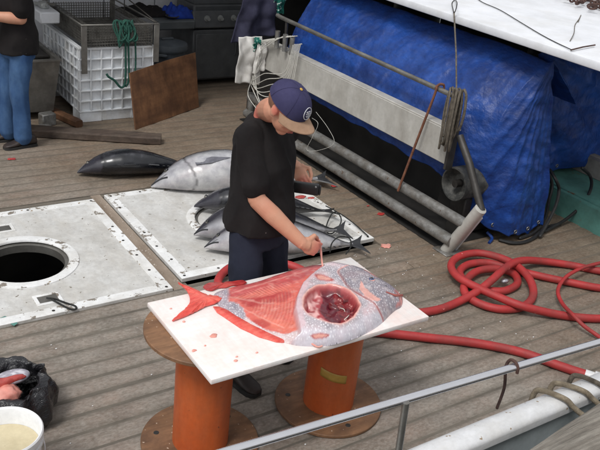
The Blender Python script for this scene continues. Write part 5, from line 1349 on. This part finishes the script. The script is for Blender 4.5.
def skin_cols(mb_, red):
    out = []
    base_ = np.array(lin(200, 148, 122)); rd = np.array(lin(206, 116, 102))
    for v in mb_.v:
        v = Vector(v); k_ = 0.0
        for c_, r_ in red: k_ = max(k_, 1 - sm(r_ * .35, r_, (v - c_).length))
        k_ = min(1, k_ * .8 + .25 * max(0, nz3(v * 14))); out.append(base_ * (1 - k_) + rd * k_)
    mb_.c = out
skin_cols(body_, [(haR, .10), (haL, .09), (nb, .12), (hc + hf * .1, .05), (hc + hrr * .075, .04), (hc - hrr * .075, .04)])
obj('body', body_, 'skin', pm, smooth=180)
face_parts(pm, hc, hf, hu, hrr)
# hair at the nape
hm = MB(); hm.ball(hc + hu * .020 - hf * .020, (.0755, .090, .088), (hrr, hf, hu), 24, 16)
hm.v = [tuple(Vector(v)) for v in hm.v]
obj('hair', hm, 'hair', pm)
# shirt
sh_ = MB()
sect(sh_, [(pel - UP * .050, .190, .160), (pel + UP * .05, .182, .150), (pel.lerp(chest, .5), .162, .130), (chest, .172, .130), (nb - UP * .13 + f1 * .005, .172, .114), (nb - UP * .06, .150, .092), (nb - UP * .02, .11, .080), (nb - UP * .005, .085, .070)], r1, f1)
limb(sh_, [shR - r1 * .03, shR + UP * .005, shR.lerp(elR, .35), shR.lerp(elR, .76)], [.058, .062, .060, .063]); limb(sh_, [shL + r1 * .03, shL + UP * .005, shL.lerp(elL, .35), shL.lerp(elL, .76)], [.066, .068, .064, .066])
obj('t_shirt', voxel(sh_, .008, 5, folds(.013, 8.0, 2.0, .75)), 'black_cloth', pm, smooth=180)
pn = MB()
sect(pn, [(pel - UP * .15, .152, .115), (pel - UP * .02, .148, .112), (pel + UP * .06, .140, .105)], r1, f1)
for s_, k_, ft in ((1, knR, footR), (-1, knL, footL)):
    limb(pn, [hip(s_), hip(s_).lerp(k_, .5), k_, Vector((ft.x, ft.y, .30)), Vector((ft.x, ft.y, .10))], [.080, .086, .080, .076, .072])
obj('trousers', voxel(pn, .009, 5, folds(.010, 8.0, 5.0, .6)), 'pants_navy', pm, smooth=180)
shoe('shoe', pm, footR, Vector((.22, -1, 0))); shoe('shoe', pm, footL, Vector((.45, -1, 0)))
# cap
capc = hc + hu * .034 - hf * .006
dm = MB(); rings = []
for i in range(15):
    t = math.pi / 2 * i / 14; sq = math.cos(t) ** .85; hh = math.sin(t) ** .95
    rings.append([capc + hrr * (.094 * max(sq, .02) * math.cos(b)) + hf * (.112 * max(sq, .02) * math.sin(b)) + hu * (.096 * hh + .010 * math.sin(b) * (1 - hh) * 0) - hu * .012 for b in [2 * math.pi * k / 40 for k in range(40)]])
cp_ = obj('cap', dm.rings(rings), 'cap_purple', pm, smooth=70)
def brim_pt(u, v):
    b = math.pi * (u * .86 + .07); w_ = .094 + .004 * v
    rr = 1 + v * (.72 * math.sin(b) ** .9)
    x = .090 * math.cos(b) * (1 + .12 * v); y_ = .108 * math.sin(b) + v * .070 * (math.sin(b) ** .55)
    return capc + hrr * x + hf * y_ - hu * (.010 + .030 * (x / .09) ** 2 * (.35 + .65 * v) + .004 * v)
bb = obj('brim', MB().grid(brim_pt, 40, 10), 'cap_tan', cp_, smooth=80); solid(bb, .004)
obj('button', MB().ball(capc + hu * .086, (.008, .008, .004), (hrr, hf, hu), 12, 8), 'thread_yellow', cp_)
for k in range(6):
    b = 2 * math.pi * (k + .5) / 6
    pts = [capc + hrr * (.0948 * math.cos(t) ** .85 * math.cos(b)) + hf * (.1128 * math.cos(t) ** .85 * math.sin(b)) + hu * (.0965 * math.sin(t) ** .95) - hu * .012 for t in np.linspace(.03, 1.5, 12)]
    obj('seam', MB().tube(pts, .0011, 5), 'cap_purple', cp_)
# emblem on the front: ring with slanted strokes
def cap_surf(lx, lz):   # lateral offset, height angle on the front
    t = lz; b = math.pi / 2 - lx; sq = math.cos(t) ** .85
    return capc + hrr * (.0962 * sq * math.cos(b)) + hf * (.1145 * sq * math.sin(b)) + hu * (.0975 * math.sin(t) ** .95) - hu * .012
em = MB(); cz, rz, rx = .50, .30, .33; ex = .0
em.tube([cap_surf(ex + rx * math.cos(a), cz + rz * math.sin(a)) for a in [2 * math.pi * k / 36 for k in range(36)]], .0017, 6, closed=True)
obj('emblem_ring', em, 'thread_white', cp_)
em = MB()
for (a0, b0), (a1_, b1_) in (((-.5, .35), (.55, .35)), ((.55, .35), (-.45, -.25)), ((-.45, -.25), (.5, -.3)), ((-.6, .05), (.05, .08)), ((.0, -.02), (.6, .05)), ((-.35, -.5), (.3, -.55))):
    em.tube([cap_surf(ex + rx * (a0 + (a1_ - a0) * q), cz + rz * (b0 + (b1_ - b0) * q)) for q in np.linspace(0, 1, 6)], .0017, 6)
obj('emblem_strokes', em, 'thread_white', cp_)

# strip of skin held in the right hand, black tool in the left
tip = (tR[0] + thR) / 2
stp = MB().tube(catmull([tip + Vector((0, 0, .012)), tip + Vector((.008, -.006, -.02)), P(322, 262, BZ + .09), P(323, 268, BZ + .07)], 6), [.006] * 10 + [.0045] * 9, 8, round_ends=True)
tag(obj('skin_strip', stp, 'meat_pink'), 'thin pale strip pulled up from the fish by the man', 'strip')
q0, q1 = P(291, 186, 1.035), P(319, 190, 1.035)
dq = (q1 - q0).normalized()
kt = thing('knife_case', q0, 'black oblong tool held low in the left hand of the man', 'tool')
sd = dq.cross(UP).normalized(); rot = Matrix((dq, -sd, UP)).transposed()
obj('case', MB().box((q0 + q1) / 2, ((q1 - q0).length, .032, .062), .008, rot, 2), 'plastic_black', kt)
obj('end_cap', MB().box(q1 + dq * .004, (.012, .026, .052), .004, rot), 'rubber_black', kt)
obj('rivet', MB().ball(q1 - dq * .018 - sd * .0 + UP * .02 + sd * .014, (.006, .006, .006)), 'knob_grey', kt)

# ---- man in jeans by the bin (cut by the frame)
f2 = Vector((.75, .66, 0)).normalized(); f2 = Vector((-.97, -.15, 0)).normalized(); r2v = Vector((f2.y, -f2.x, 0))
ft1 = Vector((1.60, 6.80, 0)); b2 = Vector((1.78, 6.84, 0))
p2 = thing('person', b2, 'man in blue jeans and black t-shirt standing by the steel tub', 'person')
pel = Vector((1.79, 6.80, .94)); chest = pel + UP * .30 + f2 * .02; nb = pel + UP * .55 + f2 * .03; hc = nb + UP * .17 + f2 * .05
hip = lambda s_: pel + r2v * (.095 * s_) - UP * .03
footB, footA = Vector((1.775, 6.70, 0)), Vector((1.70, 6.88, 0))
shR = nb + r2v * .19 - UP * .06; shL = nb - r2v * .19 - UP * .06
elR = shR - UP * .29 - f2 * .02 + r2v * .02; wrR = elR + f2 * .24 + UP * .03 - r2v * .06; elL = shL - UP * .29 + f2 * .01; wrL = elL + f2 * .24 + UP * .02 + r2v * .10
bm_ = MB()
sect(bm_, [(pel - UP * .10, .11, .085), (pel, .12, .09), (pel + UP * .14, .125, .10), (chest, .16, .12), (nb - UP * .10, .15, .09), (nb - UP * .03, .08, .065)], r2v, f2)
limb(bm_, [nb - UP * .08, nb + UP * .02, hc - UP * .05], [.068, .060, .060]); head(bm_, hc, f2, UP, r2v)
for s_, e_, w_ in ((shR, elR, wrR), (shL, elL, wrL)):
    limb(bm_, [s_, (s_ + e_) / 2, e_], [.058, .052, .046]); limb(bm_, [e_, e_.lerp(w_, .35), w_], [.046, .048, .031])
hand(bm_, wrR, f2 - r2v * .2, r2v + UP * .3, UP, (.4, .45, .5, .55), .4, 1.05, .02); hand(bm_, wrL, f2 + r2v * .2, -r2v + UP * .3, UP, (.4, .45, .5, .55), .4, 1.05, .02)
kA = (hip(1) + Vector((footA.x, footA.y, .08))) / 2 + f2 * .03; kB = (hip(-1) + Vector((footB.x, footB.y, .08))) / 2 + f2 * .03
for h_, k_, ft in ((hip(1), kA, footA), (hip(-1), kB, footB)): limb(bm_, [h_, k_, Vector((ft.x, ft.y, .09))], [.062, .055, .042])
b2_ = voxel(bm_, .0065, 5); skin_cols(b2_, [(wrR, .12), (wrL, .12)]); obj('body', b2_, 'skin', p2, smooth=180); face_parts(p2, hc, f2, UP, r2v)
obj('hair', MB().ball(hc + UP * .038 - f2 * .022, (.080, .094, .092), (r2v, f2, UP), 24, 16), 'hair', p2)
sh_ = MB()
sect(sh_, [(pel - UP * .11, .190, .165), (pel + UP * .05, .185, .160), (pel.lerp(chest, .5), .172, .145), (chest, .19, .145), (nb - UP * .13, .195, .122), (nb - UP * .06, .165, .095), (nb - UP * .015, .105, .078), (nb + UP * .01, .082, .07)], r2v, f2)
for s_, e_ in ((shR, elR), (shL, elL)): limb(sh_, [s_, s_.lerp(e_, .4), s_.lerp(e_, .74)], [.088, .084, .080])
obj('t_shirt', voxel(sh_, .010, 5, folds(.009, 6.5, 9.0, .8)), 'black_cloth', p2, smooth=180)
pn = MB(); sect(pn, [(pel - UP * .15, .160, .128), (pel - UP * .02, .155, .122), (pel + UP * .06, .148, .112)], r2v, f2)
for s_, k_, ft in ((1, kA, footA), (-1, kB, footB)):
    limb(pn, [hip(s_), hip(s_).lerp(k_, .5), k_, Vector((ft.x, ft.y, .30)), Vector((ft.x, ft.y, .09))], [.090, .087, .078, .072, .073])
obj('jeans', voxel(pn, .010, 5, folds(.010, 8.0, 1.0, .5)), 'denim', p2, smooth=180)
shoe('shoe', p2, footA - f2 * .03, Vector((-.97, .1, 0))); shoe('shoe', p2, footB - f2 * .03, Vector((-1, -.12, 0)))
